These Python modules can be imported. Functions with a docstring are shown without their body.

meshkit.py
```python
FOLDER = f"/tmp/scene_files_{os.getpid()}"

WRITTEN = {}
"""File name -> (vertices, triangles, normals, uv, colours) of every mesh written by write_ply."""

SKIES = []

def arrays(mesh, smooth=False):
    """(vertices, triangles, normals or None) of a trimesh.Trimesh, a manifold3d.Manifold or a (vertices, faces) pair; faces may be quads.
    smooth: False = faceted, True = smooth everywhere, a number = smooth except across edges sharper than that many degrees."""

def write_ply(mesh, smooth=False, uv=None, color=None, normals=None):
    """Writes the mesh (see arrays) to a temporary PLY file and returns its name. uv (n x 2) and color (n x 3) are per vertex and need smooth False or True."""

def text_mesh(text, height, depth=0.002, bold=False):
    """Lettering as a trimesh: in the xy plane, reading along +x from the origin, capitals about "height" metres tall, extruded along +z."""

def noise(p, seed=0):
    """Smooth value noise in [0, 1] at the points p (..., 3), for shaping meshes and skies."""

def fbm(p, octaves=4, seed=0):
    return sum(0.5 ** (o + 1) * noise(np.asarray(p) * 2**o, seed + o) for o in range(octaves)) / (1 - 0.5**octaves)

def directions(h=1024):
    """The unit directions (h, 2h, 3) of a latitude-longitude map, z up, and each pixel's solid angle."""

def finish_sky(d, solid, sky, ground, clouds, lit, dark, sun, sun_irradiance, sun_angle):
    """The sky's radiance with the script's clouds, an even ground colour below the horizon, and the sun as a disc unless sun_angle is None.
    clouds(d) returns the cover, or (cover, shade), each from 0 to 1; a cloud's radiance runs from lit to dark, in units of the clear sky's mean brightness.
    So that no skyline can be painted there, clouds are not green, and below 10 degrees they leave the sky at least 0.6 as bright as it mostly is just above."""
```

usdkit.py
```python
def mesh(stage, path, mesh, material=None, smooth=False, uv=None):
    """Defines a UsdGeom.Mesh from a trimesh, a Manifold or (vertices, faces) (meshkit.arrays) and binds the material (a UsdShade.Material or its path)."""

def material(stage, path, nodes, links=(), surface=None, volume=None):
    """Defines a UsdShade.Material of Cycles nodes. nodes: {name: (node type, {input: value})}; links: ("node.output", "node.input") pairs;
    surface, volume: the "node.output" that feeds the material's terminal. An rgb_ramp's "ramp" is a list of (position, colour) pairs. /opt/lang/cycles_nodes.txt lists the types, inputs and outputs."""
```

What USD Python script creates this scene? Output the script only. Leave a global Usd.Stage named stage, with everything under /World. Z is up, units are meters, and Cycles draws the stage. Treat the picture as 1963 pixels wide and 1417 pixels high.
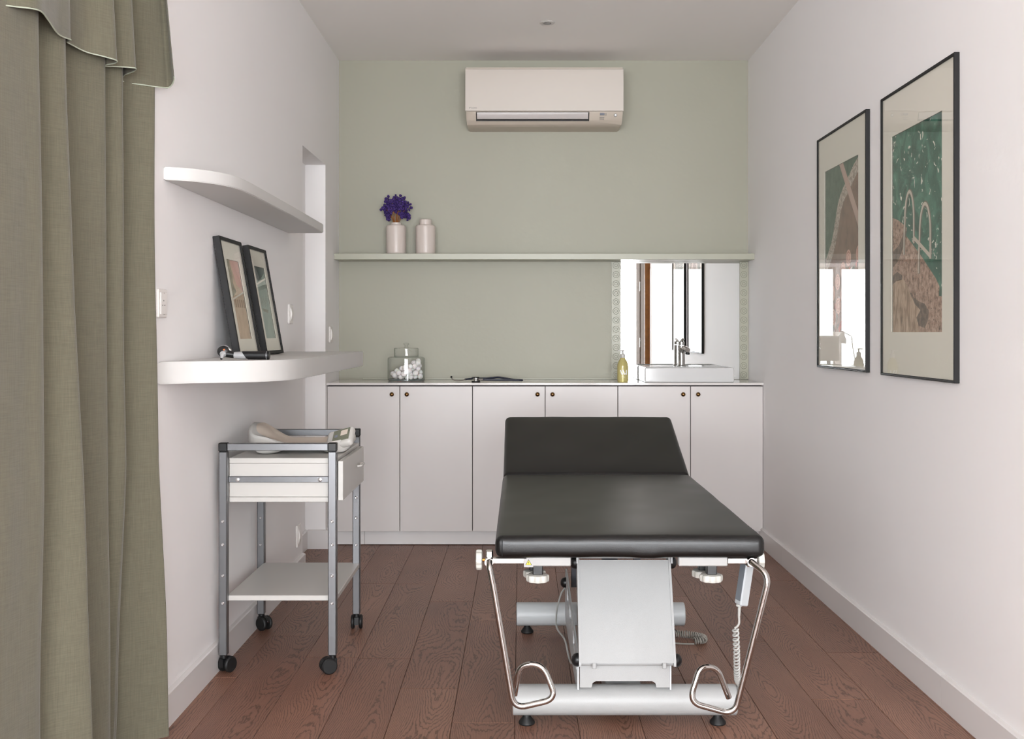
import math, random
import numpy as np, trimesh, manifold3d
from shapely.geometry import Polygon, Point, box as sbox
from shapely import affinity
import usdkit, meshkit
from pxr import Usd, UsdGeom, UsdLux, UsdShade, Gf, Sdf

stage = Usd.Stage.CreateInMemory()
UsdGeom.SetStageUpAxis(stage, 'Z'); UsdGeom.SetStageMetersPerUnit(stage, 1.0)
UsdGeom.Xform.Define(stage, '/World'); UsdGeom.Scope.Define(stage, '/World/Looks')
rng = random.Random(7); nrng = np.random.default_rng(7)
PI = math.pi

# ------------------------------------------------------------------ camera, sky, window light, exposure
cam = UsdGeom.Camera.Define(stage, '/World/camera')
cam.AddTranslateOp().Set((0, 0, 1.176)); cam.AddRotateXOp().Set(90.0)
cam.CreateHorizontalApertureAttr(36.0); cam.CreateVerticalApertureAttr(36.0*1417/1963)
cam.CreateFocalLengthAttr(36.0*2150/1963)
cam.CreateHorizontalApertureOffsetAttr(-15.5/1963*36); cam.CreateVerticalApertureOffsetAttr(-70.5/1963*36)
cam.CreateClippingRangeAttr((0.05, 200.0))
cam.CreateExposureAttr(0.56)

sky = UsdLux.DomeLight.Define(stage, '/World/sky'); sky.CreateIntensityAttr(1.2); sky.CreateColorAttr((0.86, 0.92, 1.0))
WIN = [(-2.95, -1.835, 0.5, 2.1, 14), (-1.775, -0.55, 0.5, 2.1, 14), (-0.45, 0.85, 0.5, 2.1, 17), (1.02, 2.0, 0.12, 2.1, 17)]
YW = -2.6
for i, (x0, x1, z0, z1, power) in enumerate(WIN):      # daylight standing outside each window of the room
    L = UsdLux.RectLight.Define(stage, '/World/daylight_%03d' % i)
    L.AddTranslateOp().Set(((x0+x1)/2, YW-0.16, (z0+z1)/2)); L.AddRotateXOp().Set(90.0)
    L.CreateWidthAttr(x1-x0+.1); L.CreateHeightAttr(z1-z0+.1)
    L.CreateIntensityAttr(power); L.CreateColorAttr((0.945, 0.975, 1.0))

# ------------------------------------------------------------------ helpers: names, things, parts
used = {}
LOC = {}
def numbered(parent, name):
    k = (parent, name); n = used.get(k, 0); used[k] = n+1
    return '%s/%s' % (parent, name if n == 0 else '%s_%03d' % (name, n))
def path_of(p): return str(p.GetPath()) if p is not None else '/World'
def tag(prim, label=None, cat=None, group=None, kind=None):
    p = prim.GetPrim() if hasattr(prim, 'GetPrim') else prim
    for k, v in (('label', label), ('category', cat), ('group', group), ('kind', kind)):
        if v: p.SetCustomDataByKey(k, v)
    return p
def thing(name, label=None, cat=None, loc=(0, 0, 0), group=None, kind=None):
    path = numbered('/World', name)
    x = UsdGeom.Xform.Define(stage, path); x.AddTranslateOp().Set(tuple(float(v) for v in loc))
    LOC[path] = np.array(loc, float)
    return tag(x.GetPrim(), label, cat, group, kind)
def V(m):
    if hasattr(m, 'to_mesh'):
        q = m.to_mesh(); return trimesh.Trimesh(np.array(q.vert_properties[:, :3]), np.array(q.tri_verts), process=False)
    return m
def cat(*ms):
    out = []
    for m in ms:
        out += list(m) if isinstance(m, (list, tuple)) else [m]
    return trimesh.util.concatenate([V(m) for m in out])
def obj(name, m, mat, parent=None, label=None, smooth=35, kind=None):
    """one Mesh prim; the mesh is given in world coordinates, a thing's parts are stored relative to its base"""
    m = cat(m).copy()
    pp = path_of(parent); root = '/'.join(pp.split('/')[:3])
    if root in LOC: m.apply_translation(-LOC[root])
    path = numbered(pp, name)
    p = usdkit.mesh(stage, path, m, mat, smooth=smooth).GetPrim()
    return tag(p, label, None, None, kind)
def single(name, m, mat, label, category, group=None, kind=None, smooth=35):
    p = obj(name, m, mat, None, smooth=smooth)
    return tag(p, label, category, group, kind)
def struct(name, m, mat, smooth=35):
    return tag(obj(name, m, mat, None, smooth=smooth), kind='structure')

# ------------------------------------------------------------------ helpers: shapes
def bx(x0, x1, y0, y1, z0, z1):
    m = trimesh.creation.box((x1-x0, y1-y0, z1-z0)); m.apply_translation(((x0+x1)/2, (y0+y1)/2, (z0+z1)/2)); return m
def cb(x0, x1, y0, y1, z0, z1, c=0.002):
    c = min(c, .45*min(x1-x0, y1-y0, z1-z0)); p = []
    for a in (0, 1):
        for b in (0, 1):
            for d in (0, 1):
                x, y, z = (x0, x1)[a], (y0, y1)[b], (z0, z1)[d]
                X, Y, Z = x+c*(1-2*a), y+c*(1-2*b), z+c*(1-2*d)
                p += [(x, Y, Z), (X, y, Z), (X, Y, z)]
    return trimesh.convex.convex_hull(np.array(p))
def lathe(prof, n=32, at=(0, 0, 0), axis=(0, 0, 1)):
    """profile [(r, z)] bottom to top, closed at the axis when r = 0"""
    m = trimesh.creation.revolve(np.array(prof, float), sections=n)
    m.merge_vertices(); trimesh.repair.fix_normals(m)
    R = trimesh.geometry.align_vectors((0, 0, 1), axis); m.apply_transform(R); m.apply_translation(at); return m
def disc(r, h, at, axis=(0, 0, 1), n=28, c=0.0015):
    c = min(c, h*.4, r*.4)
    return lathe([(0, 0), (r-c, 0), (r, c), (r, h-c), (r-c, h), (0, h)], n, at, axis)
def prism(poly, lo, hi, plane='xy'):
    """extrudes a shapely polygon; plane xy -> along z, xz -> along y, yz -> along x"""
    if not isinstance(poly, Polygon): poly = Polygon(poly)
    m = trimesh.creation.extrude_polygon(poly, hi-lo, engine='earcut'); m.apply_translation((0, 0, lo))
    v = np.array(m.vertices); f = np.array(m.faces)
    if plane == 'xz': v = v[:, [0, 2, 1]]; f = f[:, ::-1]
    if plane == 'yz': v = v[:, [2, 0, 1]]
    return trimesh.Trimesh(v, f, process=False)
def fillet(pts, r, n=6):
    P = [np.array(p, float) for p in pts]; out = [P[0]]
    for a, b, c in zip(P, P[1:], P[2:]):
        u, w = a-b, c-b; lu, lw = np.linalg.norm(u), np.linalg.norm(w); t = min(r, .49*lu, .49*lw)
        s, e = b+u/lu*t, b+w/lw*t
        for k in range(n+1):
            q = k/n; out.append((1-q)**2*s+2*q*(1-q)*b+q*q*e)
    out.append(P[-1]); return np.array(out)
def smoothpath(pts, n=8):
    P = np.array(pts, float); P = np.vstack([2*P[0]-P[1], P, 2*P[-1]-P[-2]]); out = []
    for i in range(1, len(P)-2):
        for k in range(n):
            t = k/n; a, b, c, d = P[i-1:i+3]
            out.append(.5*((2*b)+(-a+c)*t+(2*a-5*b+4*c-d)*t*t+(-a+3*b-3*c+d)*t**3))
    out.append(P[-2]); return np.array(out)
def frames(p):
    t = np.gradient(p, axis=0); t /= np.linalg.norm(t, axis=1, keepdims=True)+1e-12
    a = np.cross(t[0], (0, 0, 1.0) if abs(t[0][2]) < .9 else (1.0, 0, 0)); a /= np.linalg.norm(a); A = [a]
    for k in range(1, len(p)):
        a = a-t[k]*(a@t[k]); a /= np.linalg.norm(a); A.append(a)
    A = np.array(A); return t, A, np.cross(t, A)
def tube(pts, r, sides=12):
    p = np.asarray(pts, float); t, A, B = frames(p); n = len(p); rr = np.broadcast_to(r, (n,))
    ang = np.arange(sides)*2*PI/sides
    v = p[:, None]+rr[:, None, None]*(np.cos(ang)[None, :, None]*A[:, None]+np.sin(ang)[None, :, None]*B[:, None])
    v = np.vstack([v.reshape(-1, 3), p[0], p[-1]]); f = []
    for i in range(n-1):
        for j in range(sides):
            a, b, c, d = i*sides+j, i*sides+(j+1) % sides, (i+1)*sides+(j+1) % sides, (i+1)*sides+j
            f += [(a, b, c), (a, c, d)]
    for j in range(sides):
        f += [(n*sides, (j+1) % sides, j), (n*sides+1, (n-1)*sides+j, (n-1)*sides+(j+1) % sides)]
    return trimesh.Trimesh(v, f, process=False)
def coil(path, turns, R, r, per=12, sides=6):
    p = np.asarray(path, float); s = np.r_[0, np.cumsum(np.linalg.norm(np.diff(p, axis=0), axis=1))]
    n = int(turns*per); q = np.linspace(0, s[-1], n); c = np.stack([np.interp(q, s, p[:, k]) for k in range(3)], 1)
    t, A, B = frames(c); a = np.arange(n)*2*PI/per
    return tube(c+R*(np.cos(a)[:, None]*A+np.sin(a)[:, None]*B), r, sides)
def grid_axis(L, r, n):
    a = [r*(1-math.cos(k/4*PI/2)) for k in range(4)]
    inner = np.linspace(r, L-r, n+1)
    return np.r_[a, inner, [L-x for x in a[::-1]]]-L/2
def rounded_box(x0, x1, y0, y1, z0, z1, r, n=(10, 10, 2), bulge=None):
    S = np.array([x1-x0, y1-y0, z1-z0]); ax = [grid_axis(S[k], r, n[k]) for k in range(3)]; ms = []
    for k in range(3):
        i, j = [(1, 2), (2, 0), (0, 1)][k]
        U, W = np.meshgrid(ax[i], ax[j], indexing='ij')
        for sgn in (-1, 1):
            p = np.zeros(U.shape+(3,)); p[..., i] = U; p[..., j] = W; p[..., k] = sgn*S[k]/2
            a, b = U.shape; I, J = np.meshgrid(np.arange(a-1), np.arange(b-1), indexing='ij'); g = lambda x, y: (x*b+y).ravel()
            q = np.stack([g(I, J), g(I+1, J), g(I+1, J+1), g(I, J+1)], 1)
            if sgn < 0: q = q[:, ::-1]
            ms.append(trimesh.Trimesh(p.reshape(-1, 3), np.vstack([q[:, [0, 1, 2]], q[:, [0, 2, 3]]]), process=False))
    m = trimesh.util.concatenate(ms); m.merge_vertices(); v = np.array(m.vertices)
    h = S/2-r; c = np.clip(v, -h, h); d = v-c; ln = np.linalg.norm(d, axis=1, keepdims=True)
    v = np.where(ln > 1e-9, c+r*d/np.maximum(ln, 1e-9), v)
    if bulge: v = bulge(v, S)
    return trimesh.Trimesh(v+np.array([(x0+x1)/2, (y0+y1)/2, (z0+z1)/2]), m.faces, process=False)
def rounded_poly(pts, r): return Polygon(pts).buffer(-r).buffer(r, quad_segs=8)
def rot(m, deg, axis, about):
    m = m.copy(); m.apply_transform(trimesh.transformations.rotation_matrix(math.radians(deg), axis, about)); return m
def sheet(P, thick=None):
    """grid (a, b, 3) of points as a surface"""
    a, b = P.shape[:2]; I, J = np.meshgrid(np.arange(a-1), np.arange(b-1), indexing='ij'); g = lambda x, y: (x*b+y).ravel()
    q = np.stack([g(I, J), g(I+1, J), g(I+1, J+1), g(I, J+1)], 1)
    return trimesh.Trimesh(P.reshape(-1, 3), np.vstack([q[:, [0, 1, 2]], q[:, [0, 2, 3]]]), process=False)
def cloth(P, thick):
    """a cloth sheet with two faces and closed edges"""
    m = sheet(P); n = np.array(m.vertex_normals); a, b = P.shape[:2]
    v = np.vstack([m.vertices, m.vertices-n*thick]); N = a*b
    edge = [i*b for i in range(a)]+[(a-1)*b+j for j in range(1, b)]+[i*b+b-1 for i in range(a-2, -1, -1)]+[j for j in range(b-2, 0, -1)]
    f = list(m.faces)+[t[::-1]+N for t in m.faces]
    for x, y in zip(edge, edge[1:]+edge[:1]): f += [(x, x+N, y), (y, x+N, y+N)]
    m = trimesh.Trimesh(v, np.array(f), process=False); trimesh.repair.fix_normals(m); return m

# ------------------------------------------------------------------ materials
def lin(c):
    c = np.array(c, float)/255; return tuple(np.where(c <= .04045, c/12.92, ((c+.055)/1.055)**2.4))
LK = '/World/Looks/'
def mat(name, rgb, rough=.5, metal=0, bump=None, vary=None, **kw):
    """rgb in 0..255; bump = (scale, strength, distance); vary = (scale, amount) for a slight tone variation"""
    c = lin(rgb); nodes = {'p': ('principled_bsdf', dict(base_color=c, roughness=rough, metallic=metal, **kw)), 'g': ('geometry', {})}; links = []
    if bump:
        nodes['bn'] = ('noise_texture', dict(scale=bump[0], detail=3.0)); nodes['b'] = ('bump', dict(strength=bump[1], distance=bump[2]))
        links += [('g.position', 'bn.vector'), ('bn.fac', 'b.height'), ('b.normal', 'p.normal')]
    if vary:
        nodes['vn'] = ('noise_texture', dict(scale=vary[0], detail=3.0))
        nodes['vr'] = ('rgb_ramp', dict(ramp=[(.25, tuple(x*(1-vary[1]) for x in c)), (.75, tuple(min(1, x*(1+vary[1])) for x in c))]))
        links += [('g.position', 'vn.vector'), ('vn.fac', 'vr.fac'), ('vr.color', 'p.base_color')]
    return usdkit.material(stage, LK+name, nodes, links, surface='p.BSDF')
M = {}
M['wall'] = mat('wall_paint', (242, 239, 238), .72, bump=(35, .06, .01), vary=(1.3, .012), specular_ior_level=.35)
M['ceiling'] = mat('ceiling_paint', (243, 239, 235), .7, bump=(60, .05, .01))
M['green'] = mat('green_paint', (163, 161, 145), .5, bump=(45, .06, .01), vary=(1.5, .012))
M['green_gloss'] = mat('green_lacquer', (172, 171, 154), .35)
M['white'] = mat('white_lacquer', (204, 202, 199), .55)
M['cab'] = mat('cabinet_lacquer', (209, 203, 200), .35)
M['cabin'] = mat('cabinet_inside', (90, 84, 82), .6)
M['counter'] = mat('counter_gloss', (222, 217, 213), .07)
M['base'] = mat('baseboard_paint', (222, 218, 216), .35)
M['joint'] = mat('plank_gap', (34, 22, 18), .8)
M['chrome'] = mat('chrome', (186, 183, 180), .10, 1.0)
M['steel'] = mat('brushed_steel', (165, 160, 156), .25, 1.0, bump=(120, .03, .01))
M['grey_metal'] = mat('grey_metal', (126, 127, 129), .33, .85)
M['zinc'] = mat('zinc', (215, 215, 215), .25, 1.0)
M['powder'] = mat('white_powder_coat', (164, 164, 163), .42, bump=(900, .15, .002), vary=(700, .05))
M['powder2'] = mat('grey_powder_coat', (190, 193, 194), .4, bump=(900, .12, .002))
M['anthracite'] = mat('anthracite_metal', (72, 72, 78), .5)
M['bar'] = mat('light_grey_bar', (150, 148, 146), .35)
M['plate'] = mat('switch_plastic', (234, 229, 225), .4)
M['handset_side'] = mat('handset_keypad_grey', (104, 110, 116), .4)
M['black'] = mat('black_plastic', (16, 16, 17), .38)
M['rubber'] = mat('black_rubber', (12, 12, 12), .6)
M['leather'] = mat('black_leatherette', (9, 9, 9), .36, bump=(420, .12, .002), vary=(9, .25), specular_ior_level=.44)
M['frame'] = mat('black_frame', (9, 9, 10), .6, bump=(200, .05, .002))
M['mount'] = mat('passepartout', (226, 222, 208), .8)
M['offwhite'] = mat('offwhite_plastic', (192, 189, 184), .35)
M['knobw'] = mat('knob_plastic', (178, 176, 169), .4)
M['brass'] = mat('aged_brass', (120, 92, 58), .25, 1.0)
M['ring'] = mat('ring_relief', (140, 141, 126), .5)
M['brass2'] = mat('bright_brass', (200, 150, 70), .3, 1.0)
M['ceramic'] = mat('glazed_ceramic', (208, 196, 188), .34, bump=(90, .03, .004))
M['basin'] = mat('basin_ceramic', (206, 205, 204), .12)
M['purple'] = mat('dried_petal', (62, 40, 108), .8, vary=(140, .6))
M['stem'] = mat('dried_stem', (150, 92, 40), .8, vary=(60, .3))
M['cotton'] = mat('cotton', (240, 234, 232), .95, bump=(260, .3, .004), subsurface_weight=.2, subsurface_scale=.004)
M['navy'] = mat('navy_tubing', (26, 30, 46), .4)
M['silver'] = mat('silver_plastic', (205, 206, 208), .3, .6)
M['orange'] = mat('orange_mark', (236, 110, 40), .5)
M['soap'] = mat('yellow_soap', (200, 187, 124), .15, transmission_weight=.25, ior=1.35)
M['mark_white'] = mat('white_print', (245, 245, 245), .5)
M['mark_grey'] = mat('grey_print', (140, 136, 132), .5)
M['yellow'] = mat('yellow_sticker', (245, 208, 30), .5)
M['ac'] = mat('aircon_plastic', (208, 199, 190), .35)
M['ac2'] = mat('aircon_plastic_lower', (198, 186, 172), .4)
M['louver'] = mat('louver_plastic', (192, 185, 182), .35)
M['lcd'] = mat('grey_display', (128, 132, 142), .2)
M['scale_inner'] = mat('taupe_tray', (214, 200, 186), .5)
M['lcd_green'] = mat('olive_display', (118, 120, 104), .25)
M['dark_lens'] = mat('dark_lens', (40, 38, 36), .2)
M['doorwood'] = mat('door_edge_wood', (150, 98, 42), .5, vary=(20, .2))
M['doorbeige'] = mat('door_frame_beige', (104, 94, 86), .95, specular_ior_level=.1)
M['deskwhite'] = mat('desk_white', (225, 222, 218), .4)
M['chairgrey'] = mat('chair_grey', (196, 196, 194), .7)
M['cable'] = mat('cable_white', (172, 172, 168), .45)
M['cable_grey'] = mat('cable_grey', (150, 146, 138), .45)
M['handset'] = mat('handset_grey', (170, 174, 176), .4)
M['mirror'] = usdkit.material(stage, LK+'mirror_glass', {'p': ('principled_bsdf', dict(base_color=(.93, .94, .93), metallic=1.0, roughness=0.0))}, [], surface='p.BSDF')
def pane_mat(name, ior, tint=(1, 1, 1), rough=0.0):
    return usdkit.material(stage, LK+name, {'g': ('geometry', {}), 'f': ('fresnel', dict(IOR=ior)), 'inv': ('math', dict(math_type='subtract', value1=1.0)),
        'm': ('math', dict(math_type='multiply')), 't': ('transparent_bsdf', dict(color=tint)), 'r': ('glossy_bsdf', dict(color=(1, 1, 1), roughness=rough)), 'x': ('mix_closure', {})},
        [('g.backfacing', 'inv.value2'), ('inv.value', 'm.value1'), ('f.fac', 'm.value2'), ('m.value', 'x.fac'), ('t.BSDF', 'x.closure1'), ('r.BSDF', 'x.closure2')], surface='x.closure')
M['pane'] = pane_mat('picture_glass', 1.62)
M['window_glass'] = pane_mat('window_glass', 1.5)
M['jar_base'] = mat('jar_glass_base', (120, 132, 130), .08, transmission_weight=.5, ior=1.45)
M['jar_glass'] = usdkit.material(stage, LK+'jar_glass', {'g': ('geometry', {}), 'f': ('fresnel', dict(IOR=1.7)), 'inv': ('math', dict(math_type='subtract', value1=1.0)), 'm': ('math', dict(math_type='multiply')),
        'lw': ('layer_weight', dict(blend=.5)), 'lp': ('math', dict(math_type='power', value2=2.6)), 'tc': ('mix', dict(color1=(.99, .995, .992), color2=(.30, .36, .36))),
        't': ('transparent_bsdf', {}), 'r': ('glossy_bsdf', dict(color=(1, 1, 1), roughness=0.0)), 'x': ('mix_closure', {})},
        [('g.backfacing', 'inv.value2'), ('inv.value', 'm.value1'), ('f.fac', 'm.value2'), ('m.value', 'x.fac'), ('lw.facing', 'lp.value1'), ('lp.value', 'tc.fac'), ('tc.color', 't.color'), ('t.BSDF', 'x.closure1'), ('r.BSDF', 'x.closure2')], surface='x.closure')

def wood(k):
    """one of the plank tones: contour-like oak grain running along the plank"""
    r = random.Random(50+k); tone = 0.88+.2*r.random(); red = .98+.04*r.random()
    a = lin((143, 104, 86)); d = lin((96, 65, 51)); A = (a[0]*tone*red, a[1]*tone, a[2]*tone); D = (d[0]*tone*red, d[1]*tone, d[2]*tone)
    nodes = {'g': ('geometry', {}), 'm': ('mapping', dict(location=(r.random()*40, r.random()*40, k*3.7), scale=(4.2, 1.05, 1.0))),
        'n': ('noise_texture', dict(scale=1.0, detail=1.5, roughness=.45)),
        'mj': ('mapping', dict(scale=(110, 24, 1))), 'j': ('noise_texture', dict(scale=1.0, detail=2.0)),
        'sx': ('separate_xyz', {}), 'o': ('math', dict(math_type='subtract', value2=-.5855)), 'dv': ('math', dict(math_type='divide', value2=.19)), 'fx': ('math', dict(math_type='fraction')),
        'cx': ('math', dict(math_type='subtract', value2=.5+r.uniform(-.16, .16))), 'ab': ('math', dict(math_type='absolute')), 'pw': ('math', dict(math_type='power', value2=1.45)), 'pm': ('math', dict(math_type='multiply', value2=27.0)),
        'nf': ('math', dict(math_type='multiply', value2=46.0)), 'jm': ('math', dict(math_type='multiply', value2=1.3)), 'ad': ('math', dict(math_type='add')), 'ad2': ('math', dict(math_type='add')),
        'fr': ('math', dict(math_type='pingpong', value2=0.5)),
        'ramp': ('rgb_ramp', dict(ramp=[(0.0, D), (.04, D), (.17, tuple(x*.92 for x in A)), (.5, A)])),
        'mp': ('mapping', dict(scale=(420, 9, 1))), 'pn': ('noise_texture', dict(scale=1.0, detail=2.0)),
        'pr': ('rgb_ramp', dict(ramp=[(.3, (.72, .70, .68)), (.5, (1, 1, 1)), (.75, (1.0, 1.0, 1.0))])), 'mul': ('mix', dict(mix_type='multiply', fac=.8)),
        'mb': ('mapping', dict(scale=(5, 1.5, 1))), 'bn2': ('noise_texture', dict(scale=1.0, detail=2.0)),
        'br': ('rgb_ramp', dict(ramp=[(.3, (.86, .84, .83)), (.7, (1.1, 1.1, 1.1))])), 'mul2': ('mix', dict(mix_type='multiply', fac=1.0)),
        'bu': ('bump', dict(strength=.2, distance=.002)), 'p': ('principled_bsdf', dict(roughness=.46))}
    links = [('g.position', 'm.vector'), ('m.vector', 'n.vector'), ('g.position', 'mj.vector'), ('mj.vector', 'j.vector'), ('j.fac', 'jm.value1'),
        ('g.position', 'sx.vector'), ('sx.x', 'o.value1'), ('o.value', 'dv.value1'), ('dv.value', 'fx.value1'), ('fx.value', 'cx.value1'), ('cx.value', 'ab.value1'), ('ab.value', 'pw.value1'), ('pw.value', 'pm.value1'),
        ('n.fac', 'nf.value1'), ('nf.value', 'ad.value1'), ('jm.value', 'ad.value2'), ('ad.value', 'ad2.value1'), ('pm.value', 'ad2.value2'), ('ad2.value', 'fr.value1'), ('fr.value', 'ramp.fac'),
        ('g.position', 'mp.vector'), ('mp.vector', 'pn.vector'), ('pn.fac', 'pr.fac'), ('ramp.color', 'mul.color1'), ('pr.color', 'mul.color2'),
        ('g.position', 'mb.vector'), ('mb.vector', 'bn2.vector'), ('bn2.fac', 'br.fac'), ('mul.color', 'mul2.color1'), ('br.color', 'mul2.color2'),
        ('mul2.color', 'p.base_color'), ('fr.value', 'bu.height'), ('bu.normal', 'p.normal')]
    return usdkit.material(stage, LK+'oak_plank_%d' % k, nodes, links, surface='p.BSDF')
WOOD = [wood(k) for k in range(8)]

def linen():
    a = lin((103, 99, 82)); hi = tuple(x*1.16 for x in a); lo = tuple(x*.84 for x in a)
    nodes = {'g': ('geometry', {}), 'm1': ('mapping', dict(scale=(500, 500, 18))), 'n1': ('noise_texture', dict(scale=1.0, detail=2.0)),
        'm2': ('mapping', dict(scale=(22, 22, 620))), 'n2': ('noise_texture', dict(scale=1.0, detail=2.0)), 'av': ('mix_float', dict(fac=.5)),
        'r': ('rgb_ramp', dict(ramp=[(.33, lo), (.67, hi)])), 'b': ('bump', dict(strength=.35, distance=.0015)),
        'n3': ('noise_texture', dict(scale=7.0, detail=3.0, distortion=.6)), 'b2': ('bump', dict(strength=.25, distance=.02)),
        'p': ('principled_bsdf', dict(roughness=.9, sheen_weight=.25, sheen_roughness=.5)), 't': ('translucent_bsdf', {}), 'x': ('mix_closure', dict(fac=.10))}
    links = [('g.position', 'm1.vector'), ('m1.vector', 'n1.vector'), ('g.position', 'm2.vector'), ('m2.vector', 'n2.vector'), ('n1.fac', 'av.a'), ('n2.fac', 'av.b'),
        ('av.result', 'r.fac'), ('r.color', 'p.base_color'), ('r.color', 't.color'), ('g.position', 'n3.vector'), ('n3.fac', 'b2.height'), ('b2.normal', 'b.normal'),
        ('av.result', 'b.height'), ('b.normal', 'p.normal'), ('p.BSDF', 'x.closure1'), ('t.BSDF', 'x.closure2')]
    return usdkit.material(stage, LK+'sage_linen', nodes, links, surface='x.closure')
M['linen'] = linen()
M['hem'] = mat('hem_stitching', (172, 178, 160), .9)

def noise_print(name, stops, scale, stretch=(1, 1, 1), detail=6, distortion=0.0, spots=None):
    nodes = {'g': ('geometry', {}), 'm': ('mapping', dict(scale=stretch)), 'n': ('noise_texture', dict(scale=scale, detail=float(detail), distortion=distortion)),
        'r': ('rgb_ramp', dict(ramp=[(a, lin(c)) for a, c in stops])), 'p': ('principled_bsdf', dict(roughness=.8))}
    links = [('g.position', 'm.vector'), ('m.vector', 'n.vector'), ('n.fac', 'r.fac')]
    if spots:
        nodes['sn'] = ('noise_texture', dict(scale=spots[0], detail=4.0, distortion=spots[3])); nodes['sr'] = ('rgb_ramp', dict(ramp=[(spots[1], (0, 0, 0)), (spots[1]+.03, (1, 1, 1))]))
        nodes['mx'] = ('mix', dict(color2=lin(spots[2])))
        links += [('m.vector', 'sn.vector'), ('sn.fac', 'sr.fac'), ('sr.color', 'mx.fac'), ('r.color', 'mx.color1'), ('mx.color', 'p.base_color')]
    else: links.append(('r.color', 'p.base_color'))
    return usdkit.material(stage, LK+name, nodes, links, surface='p.BSDF')
M['sea'] = noise_print('print_sea', [(.3, (34, 74, 62)), (.5, (52, 98, 82)), (.7, (84, 138, 116))], 9, distortion=1.6, spots=(30, .635, (215, 215, 200), 1.2))
M['rock'] = noise_print('print_rock', [(.3, (104, 82, 70)), (.45, (160, 130, 112)), (.7, (196, 168, 148))], 60, spots=(150, .62, (84, 60, 50), 0))
M['rock_light'] = noise_print('print_rock_light', [(.3, (118, 96, 80)), (.5, (176, 150, 126)), (.75, (208, 186, 162))], 40, (1, 1, .35), distortion=1.2)
M['rock_dark'] = noise_print('print_rock_shade', [(.3, (78, 64, 56)), (.7, (132, 112, 98))], 60)
M['rail_print'] = mat('print_handrail', (196, 186, 170), .8)
M['rail_dark'] = mat('print_handrail_shade', (110, 104, 92), .8)
M['sea2'] = noise_print('print_calm_sea', [(.3, (58, 82, 66)), (.7, (84, 108, 88))], 30)
M['sand'] = noise_print('print_sand', [(.3, (112, 86, 70)), (.7, (140, 110, 90))], 22, spots=(90, .7, (96, 76, 66), 0))
M['foam'] = noise_print('print_foam', [(.35, (120, 108, 92)), (.55, (190, 176, 160))], 70, distortion=1.0)
M['pier'] = mat('print_pier', (186, 158, 142), .8)
M['parasol'] = mat('print_parasol', (216, 170, 150), .8)
M['parasol2'] = mat('print_parasol_rings', (176, 124, 106), .8)
M['towel_r'] = mat('print_towel_red', (190, 100, 84), .8)
M['towel_w'] = mat('print_towel_white', (214, 204, 196), .8)
M['towel_g'] = mat('print_towel_green', (66, 78, 64), .8)
M['pr_sandstone'] = noise_print('print_sandstone', [(.3, (176, 150, 122)), (.7, (200, 174, 146))], 25)
M['pr_arch'] = mat('print_arcade', (140, 112, 88), .8)
M['pr_pink'] = mat('print_pink_sky', (206, 160, 146), .8)
M['pr_tree'] = noise_print('print_tree', [(.3, (96, 92, 74)), (.7, (160, 150, 122))], 60)
M['pr_teal'] = noise_print('print_teal_water', [(.3, (128, 148, 138)), (.7, (154, 170, 158))], 14)
M['pr_tealdark'] = mat('print_dark_roof', (92, 106, 104), .8)
M['pr_boat'] = mat('print_boat', (116, 122, 104), .8)

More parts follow.
